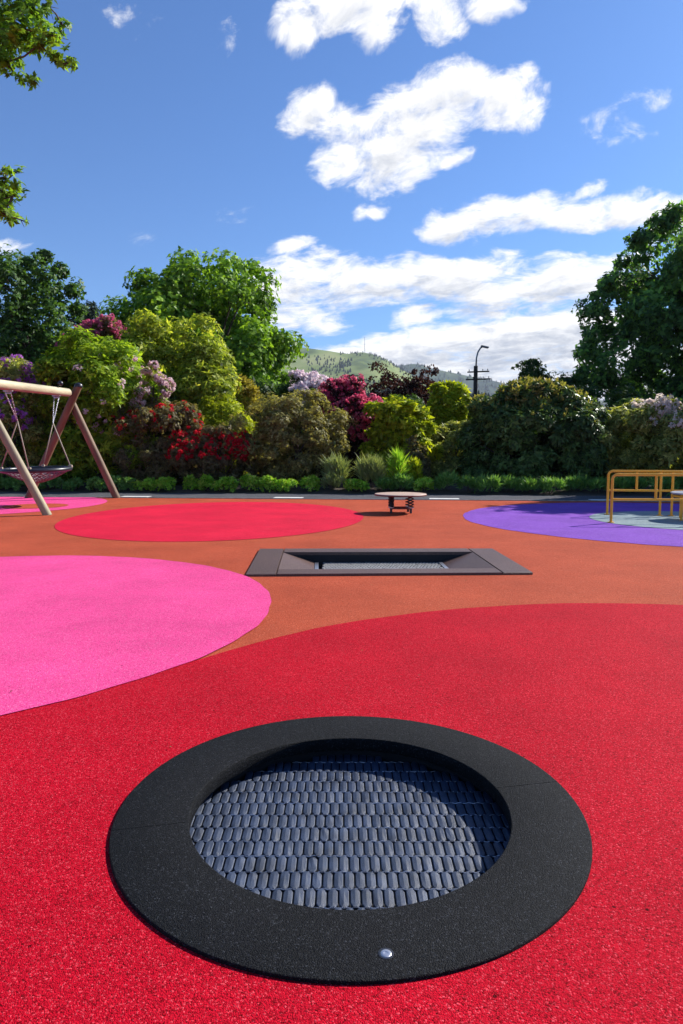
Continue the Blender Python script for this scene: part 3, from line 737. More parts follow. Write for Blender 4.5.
bush('rhododendron', 'rhododendron with a cap of white lilac blooms above the olive mound', 'rhododendron', 272, 342, 376, 22.5, M['lf_dark'], 6500, L=.11, lobes=28, flowers=(M['fl_lilac'], 255, .70, 1.1, .11, lambda X: X[:,0] > -.5))
bush('rhododendron', 'crimson pink rhododendron tree in full bloom beside the white lilac one', 'rhododendron', 308, 384, 380, 20.2, M['lf_maple'], 7500, L=.10, lobes=38, lsize=.26, flowers=(M['fl_crimson'], 645, .42, 1.1, .085))
bush('young_tree', 'lime green leafy young tree behind the round board', 'young tree', 372, 428, 400, 18.7, M['lf_lime'], 3600, L=.12, W=.05, lobes=46, lsize=.22, hfrac=.58, jit=.30, whorl=6, up=.6)
bush('young_tree', 'lime green young tree left of the utility pole', 'young tree', 426, 472, 384, 21.5, M['lf_lime'], 4200, L=.12, W=.05, lobes=46, lsize=.22, hfrac=.58, jit=.28, whorl=6, up=.6)
bush('rhododendron', 'olive green loose shrub between the lime young trees and the dark mound', 'shrub', 424, 486, 424, 19.6, M['lf_mix'], 7500, L=.085, W=.035, lobes=34, lsize=.25)
bush('red_leaved_shrub', 'small shrub with reddish leaves right of the lime young tree', 'shrub', 402, 428, 436, 18.0, M['lf_redbrown'], 1500, L=.08, W=.035, lobes=16, lsize=.35)
bush('rhododendron', 'huge dark green rhododendron mound with tan new growth on top', 'rhododendron', 464, 604, 385, 18.6, M['lf_mound'], 19000, L=.13, W=.05, lobes=90, lsize=.17, hfrac=.42, jit=.07, lk=1.05, inner=.86, tip=(M['lf_newgrowth'], 1500, .84), lobe_tone=.3)
bush('rhododendron', 'pale white-pink flowering rhododendron behind the orange handrails', 'rhododendron', 590, 712, 402, 18.2, M['lf_mix'], 12000, L=.10, lobes=46, lsize=.24, flowers=(M['fl_white'], 390, .70, 1.1, .075, lambda X: X[:,0] > -.5))
bush('shrub', 'light green shrub showing behind the left shoulder of the dark mound', 'shrub', 476, 545, 386, 24.5, M['lf_bright'], 5500, L=.09, W=.04, lobes=30, group='background shrubs')
bush('shrub', 'yellow-green leafy shrub peeping out right of the dark mound', 'shrub', 556, 606, 399, 20.8, M['lf_bright'], 4200, L=.10, W=.04, lobes=26, group='background shrubs')
bush('shrub', 'dark evergreen shrub between the weeping tree and the large right tree', 'shrub', 540, 600, 379, 27, M['lf_dark'], 5000, L=.11, W=.05, lobes=26, group='background shrubs')
for a, b, yt, Y, m_, lab in ((-40, 70, 372, 21.5, 'lf_dark', 'dark evergreen shrub filling the gap behind the mauve rhododendron'), (225, 330, 384, 24, 'lf_dark', 'dark evergreen shrub below the broadleaf tree, behind the olive mound'),
                    (350, 440, 398, 23.6, 'lf_dark', 'dark green shrub behind the lime young tree'), (585, 740, 392, 21.5, 'lf_dark', 'dark evergreen shrub under the large right tree'),
                    (120, 230, 400, 20.4, 'lf_dark', 'dark shrub in shade between the red azalea and the yellow-green mound'), (40, 130, 420, 20.6, 'lf_dark', 'dark shrub in shade behind the bright green rhododendron'),
                    (300, 400, 425, 21.6, 'lf_dark', 'dark shrub in shade below the crimson rhododendron'), (420, 500, 420, 22.6, 'lf_dark', 'dark shrub in shade behind the olive loose shrub')):
    bush('shrub', lab, 'shrub', a, b, yt, Y, M[m_], 6000, L=.12, W=.05, lobes=30, group='background shrubs')

c6 = at(206, 335, 31)
tree('broadleaf_tree', 'big domed broadleaf tree, light green, rising behind the yellow-green rhododendron', 'tree', c6.x, 31, 0, (c6.x-.1, 31, 4.6), (3.9, 3.6, 5.0), M['lf_tree'], 26000, 120, .85, L=.15, W=.11, whorl=5, trunk_r=.32, limbs=44, lobe_tone=.5, depth=.4)
c4 = at(36, 320, 26)
tree('dark_tree', 'tall dark green tree with drooping clumps at the far left of the garden', 'tree', c4.x, 26, 0, (c4.x-.2, 26, 4.0), (1.9, 2.0, 4.1), M['lf_treedark'], 11500, 85, .48, L=.12, W=.07, whorl=5, trunk_r=.2, limbs=34, droop=.7, jit=.2, flat=1.3, depth=.35,
     extra=[(*at(6,268,26),.32), (*at(27,262,26),.34), (*at(44,256,26),.34), (*at(60,270,26),.36), (*at(14,271,26),.3), (*at(72,290,26),.34), (*at(78,308,26),.32)])
tree('dark_tree', 'distant dark round tree seen in the gap between the two left trees', 'tree', at(93,449,62).x, 62, 0, (at(93,449,62).x, 62, 9.6), (1.25,1.3,4.0), M['lf_conifer'], 2600, 30, .6, L=.3, W=.16, whorl=4, limbs=10, group='distant trees')
# large dark tree at the right
TY = 33
def out_r(p):                                          # lobes that would break the outline of the crown
    x = PX/2 + F*p[0]/p[1]; y = 449.5 - F*(p[2]-EYE)/p[1]
    return y < np.interp(x, [560,585,600,625,640,660,683,760,900], [420,365,310,285,262,240,225,190,230])
c19 = at(745, 300, TY)
tree('large_tree', 'very large dark leafy tree filling the right edge of the view', 'tree', c19.x, TY+.5, 0, (c19.x, TY+.5, 6.6), (7.0, 6.0, 7.6), M['lf_right'], 34000, 190, .95, L=.19, W=.12, whorl=5, trunk_r=.5, limbs=60, jit=.14, depth=.45, flat=.6, zmin=.8, drop_lobes=out_r,
     extra=[(*at(x, y, TY), r) for x, y, r in ((612,282,.6),(600,310,.55),(592,335,.55),(586,352,.5),(640,240,.7),(662,222,.7),(606,378,.7),(622,262,.4),(596,296,.3),(584,372,.45),(676,212,.6),(604,286,.3))], ext_n=260)
tree('broadleaf_tree', 'round tree just outside the right edge that shades the purple circle', 'tree', 12.4, 17.7, 0, (12.4, 17.7, 4.1), (2.3, 1.8, 2.6), M['lf_tree'], 12000, 70, .8, L=.16, W=.11, whorl=5, trunk_r=.2, limbs=24)
# copper maples
for x, yt, w, lab in ((387, 369, 24, 'dark purple-leaved maple just right of the crimson rhododendron, below the hill'), (416, 368, 22, 'dark purple-leaved maple right of its twin, below the hill')):
    cc = at(x, 400, 27); tz = at(x, yt, 27).z
    tree('purple_maple', lab, 'tree', cc.x, 27, 0, (cc.x, 27, tz*.66), (w/F*27, .95, tz*.34), M['lf_maple'], 2300, 46, .22, L=.10, W=.05, whorl=4, trunk_r=.07, limbs=40, group='purple maples', jit=.28, flat=.6, tilt=(20,70), droop=0)
cw = at(531, 400, 34); tz = at(531, 360, 34).z
tree('weeping_tree', 'small dark weeping tree standing above the dark mound', 'tree', cw.x, 34, 0, (cw.x+.05, 34, tz*.58), (.74, .74, tz*.37), M['lf_dark'], 6500, 60, .30, L=.14, W=.05, whorl=4, trunk_r=.10, limbs=18, droop=1.4, flat=1.6,
     extra=[(*at(x, y, 34), r) for x, y, r in ((513,367,.08),(517,364,.11),(521,361.5,.14),(526,361,.18),(532,360,.18),(538,362,.16),(543,368,.16),(546,376,.15))], ext_n=700)
tree('sapling', 'thin sparse tree between the weeping tree and the large right tree', 'tree', at(557,449,34).x, 34, 0, (at(557,449,34).x, 34, 3.7), (.5,.5,1.2), M['lf_treedark'], 230, 16, .25, L=.12, W=.05, whorl=3, trunk_r=.05, limbs=16, group='distant trees')
# tree at the left edge whose branch tips hang into the view
lf = []
for x, y, r in ((0,14,.42),(14,10,.40),(28,4,.34),(6,34,.40),(20,28,.36),(34,30,.30),(44,30,.22),(52,36,.20),(60,38,.20),(63,26,.17),(40,44,.16),(50,52,.13),(57,59,.16),(66,61,.15),(70,62,.12),(6,62,.28),(-4,58,.3),(17,60,.16),(20,76,.12),(33,79,.16),(38,52,.12),(30,44,.16),(8,40,.26),(38,12,.2),(46,3,.2),
                (0,178,.12),(6,170,.12),(18,171,.13),(3,186,.24),(14,184,.18),(0,198,.3),(13,196,.22),(22,191,.12),(3,214,.26),(14,217,.18),(24,221,.12),(-4,208,.3)):
    q = at(x, y, 14.0 + .5*math.sin(x*1.7+y)); lf.append((*q, r*1.0))
tree('overhanging_tree', 'tall tree just outside the left edge with branch tips hanging into the sky', 'tree', -13.5, 14.3, 0, (-12.4, 14.3, 8.8), (4.4, 4.4, 4.6), M['lf_tree'], 17000, 130, .62, L=.11, W=.05, whorl=7, trunk_r=.38, limbs=40,
     extra=lf, ext_n=330, tilt=(70,95), up=.5, drop_lobes=lambda p: (PX/2 + F*(p[0]+.65)/p[1] > -12 and not any(abs(p[0]-q[0])+abs(p[1]-q[1])+abs(p[2]-q[2]) < 1e-4 for q in lf)))

# ------------------------------------------------------------------ low border planting
def clump(name, label, cat, x, Y, h, w, mat, n, L, W, group, tilt, up, seed, z=.06):
    rng = np.random.default_rng(seed); root = empty(name, (x, Y, z), label, cat, group)
    k = 9; P = np.c_[rng.uniform(-w*.6, w*.6, k), rng.uniform(-w*.5, w*.5, k), rng.uniform(h*.2, h*.62, k)]
    S = np.full((k, 3), w*.42)*rng.uniform(.8, 1.25, (k, 1)); S[:, 2] = h*.36; D = unit(P + np.array([0,0,.05]))
    X, A, tone, idx, d = lobe_points(rng, P, S, D, n, depth=.3, up=up, back=-.5)
    ok = X[:, 2] > .01; Q, tn = leaf_quads(rng, X[ok], A[ok], L, W, 5, tilt, 0, tone[ok])
    np_mesh('foliage', Q, 4, mat, root, tn)
    mb = MB()
    for i in range(k): mb.tube([(0,0,-.05), tuple(P[i]*.6), tuple(P[i])], [.008,.006,.003], 5)
    mb.build('stem', M['bark'], root, True, org=(0,0,0))
    return root
rng = np.random.default_rng(77)
words = ['', 'small ', 'broad ', 'tall ', 'loose ']
x = -12; i = 0
lf_names = [(-30, 'left of the swing leg'), (45, 'below the basket swing'), (85, 'between the swing legs'), (120, 'beside the right swing leg'), (150, 'left of the red azalea'), (190, 'below the red azalea'), (250, 'below the dense red blooms'),
            (340, 'below the olive mound'), (375, 'left of the round board'), (432, 'behind the round board'), (475, 'right of the round board'), (560, 'below the dark mound'), (800, 'behind the orange handrails')]
while x < 705:
    Yp = edge(0, 2.15) ; Xw = at(x, 450, Yp).x; Yp = edge(Xw, 2.2 + rng.normal()*.12); Xw = at(x, 450, Yp).x
    where = [s for lim, s in lf_names if x < lim][0]
    lab_pos = f'{x:.0f}'
    if x < 350:
        if 318 < x < 336: kind = 'sage'
        else: kind = 'lime'
    else: kind = 'grass' if x > 440 or (i % 3) else 'lime'
    h = rng.uniform(.26, .46); w = rng.uniform(.22, .34)
    if kind == 'lime':
        m_, L_, W_, cat = M['lf_border'], .06, .03, 'border plant'; lab = 'low lime green leafy border plant'; tl, up = (30, 80), .6; n = 330
        if x < 130: m_ = M['lf_grass']
    elif kind == 'sage':
        m_, L_, W_, cat = M['lf_sage'], .12, .012, 'border plant'; lab = 'low grey-green spiky border plant'; tl, up = (5, 40), 2.0; n = 260
    else:
        m_, L_, W_, cat = M['lf_grass'], .14, .018, 'border plant'; lab = 'low dark green grassy border plant'; tl, up = (10, 55), 1.6; n = 240
    r_ = clump('border_plant', lab + ' ' + where, cat, Xw, Yp, h, w, m_, n, L_, W_, 'low plants edging the garden bed', tl, up, 900+i)
    r_['_w'] = where; r_['_k'] = lab
    x += w*2*F/Yp*.95*rng.uniform(.85, 1.15); i += 1
# number the look-alikes within each stretch in plain ordinal words, counted from the left
bp_ = [o for o in C.objects if o.name.startswith('border_plant')]
key = {}
for o in sorted(bp_, key=lambda o: o.location.x): key.setdefault((o['_k'], o['_w']), []).append(o)
ordw = ['leftmost', 'second', 'third', 'fourth', 'fifth', 'sixth', 'seventh', 'eighth', 'ninth', 'tenth', 'eleventh', 'twelfth']
for (k_, w_), l in key.items():
    for j, o in enumerate(l):
        if len(l) == 1: o['label'] = f'{k_} {w_}'
        elif j == 0: o['label'] = f'leftmost {k_} {w_}'
        elif j == len(l)-1: o['label'] = f'rightmost {k_} {w_}'
        else: o['label'] = f'{k_} {w_}, {ordw[j]} from the left'
for o in bp_:
    del o['_w']; del o['_k']
def tuft(x, Y, h, w, mat, label, n=420, L=.32, W=.02):
    clump('grass_tuft', label, 'ornamental grass', at(x, 450, Y).x, Y, h, w, mat, n, L, W, 'grass tufts in the bed', (5, 35), 2.2, int(x*7))
tuft(336, 17.6, .62, .26, M['lf_sage'], 'pale spiky grass tuft right of the olive mound')
tuft(371, 17.5, .66, .27, M['lf_sage'], 'pale spiky grass tuft behind the left end of the round board')
tuft(399, 17.4, .95, .13, M['lf_border'], 'bright green upright tuft behind the round board', n=240)
tuft(412, 17.6, .8, .22, M['lf_lime'], 'lime leafy upright tuft below the reddish shrub', n=200, L=.14, W=.05)

# fallen bits on the rubber
mb_v = []; tn = []
rng = np.random.default_rng(8)
P = np.c_[rng.uniform(-5, 7, 260), rng.uniform(1.2, 14.5, 260), np.full(260, .014)]
P = P[((P[:,0]-RT[0])**2 + (P[:,1]-RT[1])**2 > .55)]
Q, tt_ = leaf_quads(rng, P, np.tile([0,0,1.], (len(P),1)), .014, .007, 1, (75, 95), 0)
o = np_mesh('leaf_litter', Q, 4, M['lf_redbrown'], None, tt_); tag(o, 'tiny dry leaf bits scattered over the rubber surface', 'leaf litter', kind='stuff')

# ------------------------------------------------------------------ hills, woodland, mast
def noise2(rng, nx, ny, octs):
    out = np.zeros((ny, nx))
    for o_, amp in octs:
        g = rng.normal(size=(int(o_)+2, int(o_*nx/ny)+2)); yy = np.linspace(0, o_, ny); xx = np.linspace(0, int(o_*nx/ny), nx)
        yi = yy.astype(int).clip(0, g.shape[0]-2); xi = xx.astype(int).clip(0, g.shape[1]-2); fy = (yy-yi)[:, None]; fx = (xx-xi)[None]
        fy = fy*fy*(3-2*fy); fx = fx*fx*(3-2*fx)
        out += amp*((g[yi][:, xi]*(1-fx) + g[yi][:, xi+1]*fx)*(1-fy) + (g[yi+1][:, xi]*(1-fx) + g[yi+1][:, xi+1]*fx)*fy)
    return out
def hill(name, label, prof, Yc, Y0, Y1, mat, seed, rough=6, nx=200, ny=60, pw=1.25):
    rng = np.random.default_rng(seed)
    xs = np.array([(p[0]-PX/2)/F*Yc for p in prof]); zs = np.array([at(p[0], p[1], Yc).z for p in prof])
    X = np.linspace(xs[0], xs[-1], nx); crest = np.interp(X, xs, zs)
    nz = noise2(rng, nx, ny, [(4, rough), (9, rough*.5), (20, rough*.22)])
    V = []; Z = np.zeros((ny, nx)); YY = np.zeros(ny)
    for j in range(ny):
        t = j/(ny-1); Y = Y0 + (Y1-Y0)*t; YY[j] = Y
        f = ((Y-Y0)/(Yc-Y0)) if Y < Yc else max(0, 1-((Y-Yc)/(Y1-Yc))**1.5)
        f = max(0, f)**pw if Y < Yc else f
        k = min(1, abs(Y-Yc)/(Yc*.12))*min(1, f*4)
        Z[j] = crest*f + nz[j]*k - 1
    for j in range(ny):
        for i in range(nx): V.append((X[i]*(.4+.6*YY[j]/Yc), YY[j], Z[j, i]))
    Fc = [(j*nx+i, j*nx+i+1, (j+1)*nx+i+1, (j+1)*nx+i) for j in range(ny-1) for i in range(nx-1)]
    mb = MB(); mb.v = V; mb.f = Fc
    o = mb.build(name, mat, None, True); tag(o, label, 'hill', kind='structure')
    return np.array(V).reshape(ny, nx, 3)
def hillmat(name, a, b, c_, sc):
    m, nt, out = newmat(name); L = nt.links.new; b_ = N(nt, 'ShaderNodeBsdfPrincipled'); L(b_.outputs[0], out.inputs[0]); b_.inputs['Roughness'].default_value = .95
    b_.inputs['Specular IOR Level'].default_value = .1
    v = coords(nt, (1,.5,1)); n = N(nt, 'ShaderNodeTexNoise', i_Scale=sc, i_Detail=9.0, i_Roughness=.62); L(v, n.inputs['Vector'])
    r = ramp(nt, [(.38, a), (.5, b), (.62, c_)]); L(n.outputs['Fac'], r.inputs[0]); L(r.outputs[0], b_.inputs['Base Color']); return m
M['pasture'] = hillmat('pasture', (.06,.095,.025), (.17,.22,.055), (.26,.28,.10), .008)
M['farhill'] = hillmat('far_hill', (.015,.035,.02), (.04,.07,.03), (.12,.15,.06), .005)
p1 = [(-260,372),(-100,352),(60,338),(180,336),(260,341),(297,345.5),(330,350),(347,353),(362,351),(372,353.5),(385,358.5),(396,366),(410,374),(440,386),(480,398),(540,410),(640,425),(760,440)]
h1 = hill('pasture_hill', 'green pasture hill with dark tree belts and a mast', p1, 2000, 700, 3000, M['pasture'], 21, rough=9)
p2 = [(100,400),(260,390),(330,380),(380,370),(398,366),(409,363.5),(417,363.6),(426,367),(445,371),(470,376),(495,381),(520,388),(560,396),(620,402),(700,404),(820,400)]
h2 = hill('far_hill', 'blue hazy far hill behind the pasture hill', p2, 3200, 2200, 3950, M['farhill'], 22, rough=9)
p3 = [(280,430),(330,408),(380,395),(402,388),(420,391),(436,386),(452,388),(470,396),(500,402),(560,410),(640,418),(740,430)]
h3 = hill('low_hill', 'low dark wooded hill in front of the far hills', p3, 620, 330, 760, M['farhill'], 23, rough=3)

def wood(name, label, grid, mask, n, hgt, seed, mat=None, conical=True, sink=.1):
    """a far-off wood read as one mass: each tree a small ragged cone of foliage tiers"""
    rng = np.random.default_rng(seed); ny, nx, _ = grid.shape
    J = rng.uniform(0, ny-1.01, n*8); I = rng.uniform(0, nx-1.01, n*8)
    j, i = J.astype(int), I.astype(int); fj, fi = (J-j)[:, None], (I-i)[:, None]
    p = (grid[j, i]*(1-fi) + grid[j, i+1]*fi)*(1-fj) + (grid[j+1, i]*(1-fi) + grid[j+1, i+1]*fi)*fj
    px = PX/2 + F*p[:, 0]/p[:, 1]; py_ = 449.5 - F*(p[:, 2]-EYE)/p[:, 1]
    ok = mask(px, py_, p, rng); p = p[ok][:n]; m = len(p)
    h = hgt*rng.uniform(.55, 1.25, m); r = h*rng.uniform(.22, .42, m)
    Vs = []; tn = []
    K = 6
    tiers = ((0, 1.0, .55), (.28, .8, .8), (.52, .55, 1.0))
    for z0, rr, z1 in tiers:
        for k in range(K):
            a0 = 2*math.pi*k/K + rng.uniform(0, 6.28, m)*0 + p[:, 0]; a1 = a0 + 2*math.pi/K
            j0 = rng.uniform(.7, 1.25, m)
            A = p + np.c_[r*rr*j0*np.cos(a0), r*rr*j0*np.sin(a0), h*(z0-sink)]; B = p + np.c_[r*rr*j0*np.cos(a1), r*rr*j0*np.sin(a1), h*(z0-sink+rng.uniform(-.06,.06,m))]
            T = p + np.c_[r*.12*rng.normal(size=m), r*.12*rng.normal(size=m), h*z1]
            Vs.append(np.stack([A, B, T], 1)); tn.append(rng.uniform(size=m))
    o = np_mesh(name, np.concatenate(Vs).reshape(-1, 3), 3, mat or M['lf_conifer'], None, np.concatenate(tn)); tag(o, label, 'woodland', kind='stuff')
def m1(px, py_, p, rng):
    w = rng.normal(size=len(px))
    belt = (np.abs(py_ - (np.interp(px, [340,365,385,400,420],[354,355,362,371,380]))) < 3.2) & (px > 340) & (px < 430)
    top = (px > 330) & (px < 352) & (py_ < np.interp(px, [280,330,350],[348.5,352,355]))
    blk = (px > 306) & (px < 352) & (py_ > 357 + .12*(px-306) + w) & (py_ < 372 + .2*(px-306))
    low = py_ > np.interp(px, [280,340,380,400,430],[372,382,384,381,386]) + 2*w
    return (belt | top | blk | (low & (px > 296)) | (rng.uniform(size=len(px)) < .004)) & (px > 200) & (px < 600)
wood('hill_wood', 'dark tree belts and plantation blocks on the pasture hill', h1, m1, 6500, 7.5, 31)
def m2(px, py_, p, rng): return (px > 360) & (px < 640) & ((rng.uniform(size=len(px)) < .25) | (np.sin(px*.21)+np.sin(py_*.7+px*.05) > .2))
wood('far_wood', 'dark blue woodland covering the far hill', h2, m2, 5000, 12, 32)
def m3(px, py_, p, rng): return (px > 280) & (px < 700)
wood('conifer_wood', 'dark conifer wood on the low hill behind the garden', h3, m3, 3600, 8, 33)
mp = at(364.6, 353, 1990); mtop = at(364.6, 336.5, 1990).z
t = empty('radio_mast', (mp.x, 1990, mp.z-4), 'thin tall radio mast on the crest of the pasture hill', 'mast')
mb = MB(); hh = mtop - (mp.z-4)
for a in range(3):
    q = [(1.5*(1-.75*u)*math.cos(a*2.094), 1.5*(1-.75*u)*math.sin(a*2.094), u*hh) for u in (0,.5,1)]; mb.tube(q, [.30,.25,.18], 5)
for i in range(16):
    u0, u1 = i/16, (i+1)/16
    for a in range(3):
        f0, f1 = 1.5*(1-.75*u0), 1.5*(1-.75*u1)
        mb.tube([(f0*math.cos(a*2.094), f0*math.sin(a*2.094), u0*hh), (f1*math.cos((a+1)*2.094), f1*math.sin((a+1)*2.094), u1*hh)], .14, 4)
mb.build('lattice', M['lamp_metal'], t, False, org=(0,0,0))

# ------------------------------------------------------------------ haze
mb = MB(); hm, nt, out = newmat('haze_air')
pv = N(nt, 'ShaderNodeVolumePrincipled'); pv.inputs['Color'].default_value = (.80,.88,1,1); pv.inputs['Density'].default_value = .00010; pv.inputs['Anisotropy'].default_value = .0
nt.links.new(pv.outputs[0], out.inputs['Volume'])
mb.box((0, 0, 179), (8040, 8040, 362)); hz = mb.build('haze', hm); tag(hz, 'thin pale blue air haze over the whole place', 'haze', kind='stuff')

# ------------------------------------------------------------------ sun and sky with clouds
SUN_EL, SUN_AZ = R(36), R(56)               # azimuth clockwise from +Y
sd = Vector((math.sin(SUN_AZ)*math.cos(SUN_EL), math.cos(SUN_AZ)*math.cos(SUN_EL), math.sin(SUN_EL)))
sl = bpy.data.lights.new('sun', 'SUN'); sl.energy = 5.0; sl.angle = R(.53); sl.color = (1, .955, .88)
so = bpy.data.objects.new('sun', sl); C.objects.link(so); so.rotation_euler = sd.to_track_quat('Z', 'Y').to_euler()

w = bpy.data.worlds.new('World'); bpy.context.scene.world = w; w.use_nodes = True
nt = w.node_tree; nt.nodes.clear(); L = nt.links.new
out = N(nt, 'ShaderNodeOutputWorld'); bg = N(nt, 'ShaderNodeBackground'); bg.inputs['Strength'].default_value = .082
bg0 = N(nt, 'ShaderNodeBackground'); bg0.inputs['Strength'].default_value = .082; wmix = N(nt, 'ShaderNodeMixShader')
L(bg0.outputs[0], wmix.inputs[1]); L(bg.outputs[0], wmix.inputs[2]); L(wmix.outputs[0], out.inputs[0])
sky = N(nt, 'ShaderNodeTexSky', sky_type='NISHITA', sun_disc=False, sun_elevation=SUN_EL, sun_rotation=SUN_AZ, altitude=50, air_density=1.0, dust_density=.4, ozone_density=3.0)
tc = N(nt, 'ShaderNodeTexCoord')
sep = N(nt, 'ShaderNodeSeparateXYZ'); L(tc.outputs['Generated'], sep.inputs[0])
mxy = N(nt, 'ShaderNodeMath', operation='MAXIMUM'); mxy.inputs[1].default_value = .05; L(sep.outputs['Y'], mxy.inputs[0])
du = N(nt, 'ShaderNodeMath', operation='DIVIDE'); dv = N(nt, 'ShaderNodeMath', operation='DIVIDE')
L(sep.outputs['X'], du.inputs[0]); L(mxy.outputs[0], du.inputs[1]); L(sep.outputs['Z'], dv.inputs[0]); L(mxy.outputs[0], dv.inputs[1])
uv = N(nt, 'ShaderNodeCombineXYZ'); L(du.outputs[0], uv.inputs[0]); L(dv.outputs[0], uv.inputs[1])
# px centre, half sizes, tilt (deg, anticlockwise), strength
CL = [(296,22,30,30,35,1),(330,8,48,30,10,1),(375,14,36,34,0,1),(408,3,26,16,0,1),(444,14,26,32,-10,1),(490,2,38,20,10,1),
      (306,110,32,24,25,1),(350,128,40,24,5,1),(395,112,48,30,22,1),(450,98,60,38,20,1.1),(505,98,46,32,8,1),(518,76,24,14,20,.9),(345,165,34,20,0,1),(392,158,52,36,18,1.05),(430,128,50,34,25,1),(404,188,20,8,0,.8),(462,155,24,10,12,.9),
      (617,122,34,22,-30,.42),(656,97,24,12,10,.27),(606,108,26,16,30,.3),(121,20,18,16,70,.24),(225,34,18,13,60,.2),(150,36,20,13,0,.2),(142,231,20,12,10,.33),(235,219,22,12,0,.2),(12,251,30,15,0,.6),
      (370,211,18,8,10,.75),(462,222,52,20,6,1),(520,212,54,22,10,1),(585,215,58,20,4,1),(632,210,44,20,14,1),(676,212,40,18,5,1),(590,190,30,10,10,.7),
      (298,244,26,11,10,.85),(322,258,20,12,0,.8),(292,282,60,30,0,1.05),(345,285,50,28,0,1),(392,280,60,26,5,1.1),(455,274,72,24,4,1.1),(505,292,80,24,-2,1),(570,284,76,26,4,1.1),(415,315,32,13,10,.95),(300,318,60,18,-5,.9),(480,310,90,14,0,.75),
      (556,262,44,10,0,.6),(640,250,40,14,50,.6),
      (500,340,120,24,0,1.25),(580,332,90,26,4,1.2),(410,347,90,20,8,1.2),(350,354,60,14,6,1.0),(480,368,150,28,0,1.1),(600,365,120,40,0,1.1),(440,392,190,28,0,1.1),(560,400,220,32,0,1.1)]
def density_group(cl, det):
    grp = bpy.data.node_groups.new('cloud_density', 'ShaderNodeTree')
    grp.interface.new_socket('P', in_out='INPUT', socket_type='NodeSocketVector')
    grp.interface.new_socket('D', in_out='OUTPUT', socket_type='NodeSocketFloat')
    gi = grp.nodes.new('NodeGroupInput'); go = grp.nodes.new('NodeGroupOutput'); GL = grp.links.new
    # warp
    nw = N(grp, 'ShaderNodeTexNoise', i_Scale=9.0, i_Detail=min(3.0, det), i_Roughness=.6); GL(gi.outputs[0], nw.inputs['Vector'])
    sb = N(grp, 'ShaderNodeVectorMath', operation='SUBTRACT'); sb.inputs[1].default_value = (.5,.5,.5); GL(nw.outputs['Color'], sb.inputs[0])
    sc = N(grp, 'ShaderNodeVectorMath', operation='MULTIPLY'); sc.inputs[1].default_value = (.075,.05,0); GL(sb.outputs[0], sc.inputs[0])
    ad = N(grp, 'ShaderNodeVectorMath', operation='ADD'); GL(gi.outputs[0], ad.inputs[0]); GL(sc.outputs[0], ad.inputs[1])
    prev = None
    for x, y, rx, ry, an, st in cl:
        r = ray(x, y); u, v = r[0]/r[1], r[2]/r[1]
        mp_ = N(grp, 'ShaderNodeMapping', vector_type='TEXTURE'); mp_.inputs['Location'].default_value = (u, v, 0); mp_.inputs['Rotation'].default_value = (0, 0, R(an))
        mp_.inputs['Scale'].default_value = (rx*1.17/F, ry*1.15/F, 1); GL(ad.outputs[0], mp_.inputs[0])
        ln = N(grp, 'ShaderNodeVectorMath', operation='DOT_PRODUCT'); GL(mp_.outputs[0], ln.inputs[0]); GL(mp_.outputs[0], ln.inputs[1])
        q = N(grp, 'ShaderNodeMath', operation='MULTIPLY_ADD'); q.inputs[1].default_value = -st; q.inputs[2].default_value = st; GL(ln.outputs['Value'], q.inputs[0])
        if prev is None: prev = q
        else:
            mxn = N(grp, 'ShaderNodeMath', operation='SMOOTH_MAX'); mxn.inputs[2].default_value = .2; GL(prev.outputs[0], mxn.inputs[0]); GL(q.outputs[0], mxn.inputs[1]); prev = mxn
        nx_ = N(grp, 'ShaderNodeVectorMath', operation='MULTIPLY_ADD'); nx_.inputs[1].default_value = (1e-9,)*3   # keeps the blobs evaluated one after another
        GL(prev.outputs[0], nx_.inputs[0]); GL(ad.outputs[0], nx_.inputs[2]); ad = nx_
    sp3 = N(grp, 'ShaderNodeSeparateXYZ'); GL(gi.outputs[0], sp3.inputs[0])
    a3 = N(grp, 'ShaderNodeMath', operation='ADD'); a3.inputs[1].default_value = .32; GL(sp3.outputs[1], a3.inputs[0])
    d3 = N(grp, 'ShaderNodeMath', operation='DIVIDE'); d3.inputs[0].default_value = -.85; GL(a3.outputs[0], d3.inputs[1])
    m3_ = N(grp, 'ShaderNodeMath', operation='MULTIPLY_ADD'); m3_.inputs[1].default_value = -.3; GL(sp3.outputs[0], m3_.inputs[0]); GL(d3.outputs[0], m3_.inputs[2])
    st_ = N(grp, 'ShaderNodeCombineXYZ'); GL(sp3.outputs[0], st_.inputs[0]); GL(m3_.outputs[0], st_.inputs[1])
    n1 = N(grp, 'ShaderNodeTexNoise', i_Scale=15.0, i_Detail=det, i_Roughness=.68, i_Distortion=.4); GL(st_.outputs[0], n1.inputs['Vector'])
    m_ = N(grp, 'ShaderNodeMath', operation='MULTIPLY_ADD'); m_.inputs[1].default_value = 2.35; m_.inputs[2].default_value = -1.37; GL(n1.outputs['Fac'], m_.inputs[0])
    s2 = N(grp, 'ShaderNodeMath', operation='ADD'); GL(prev.outputs[0], s2.inputs[0]); GL(m_.outputs[0], s2.inputs[1])
    GL(s2.outputs[0], go.inputs[0])
    return grp
g1 = nt.nodes.new('ShaderNodeGroup'); g1.node_tree = density_group(CL, 9.0); L(uv.outputs[0], g1.inputs[0])
off = N(nt, 'ShaderNodeVectorMath', operation='ADD'); off.inputs[1].default_value = (.012, .022, 0); L(uv.outputs[0], off.inputs[0])
g2 = nt.nodes.new('ShaderNodeGroup'); g2.node_tree = density_group([c for c in CL if c[2]*c[3] > 700], 5.0); L(off.outputs[0], g2.inputs[0])
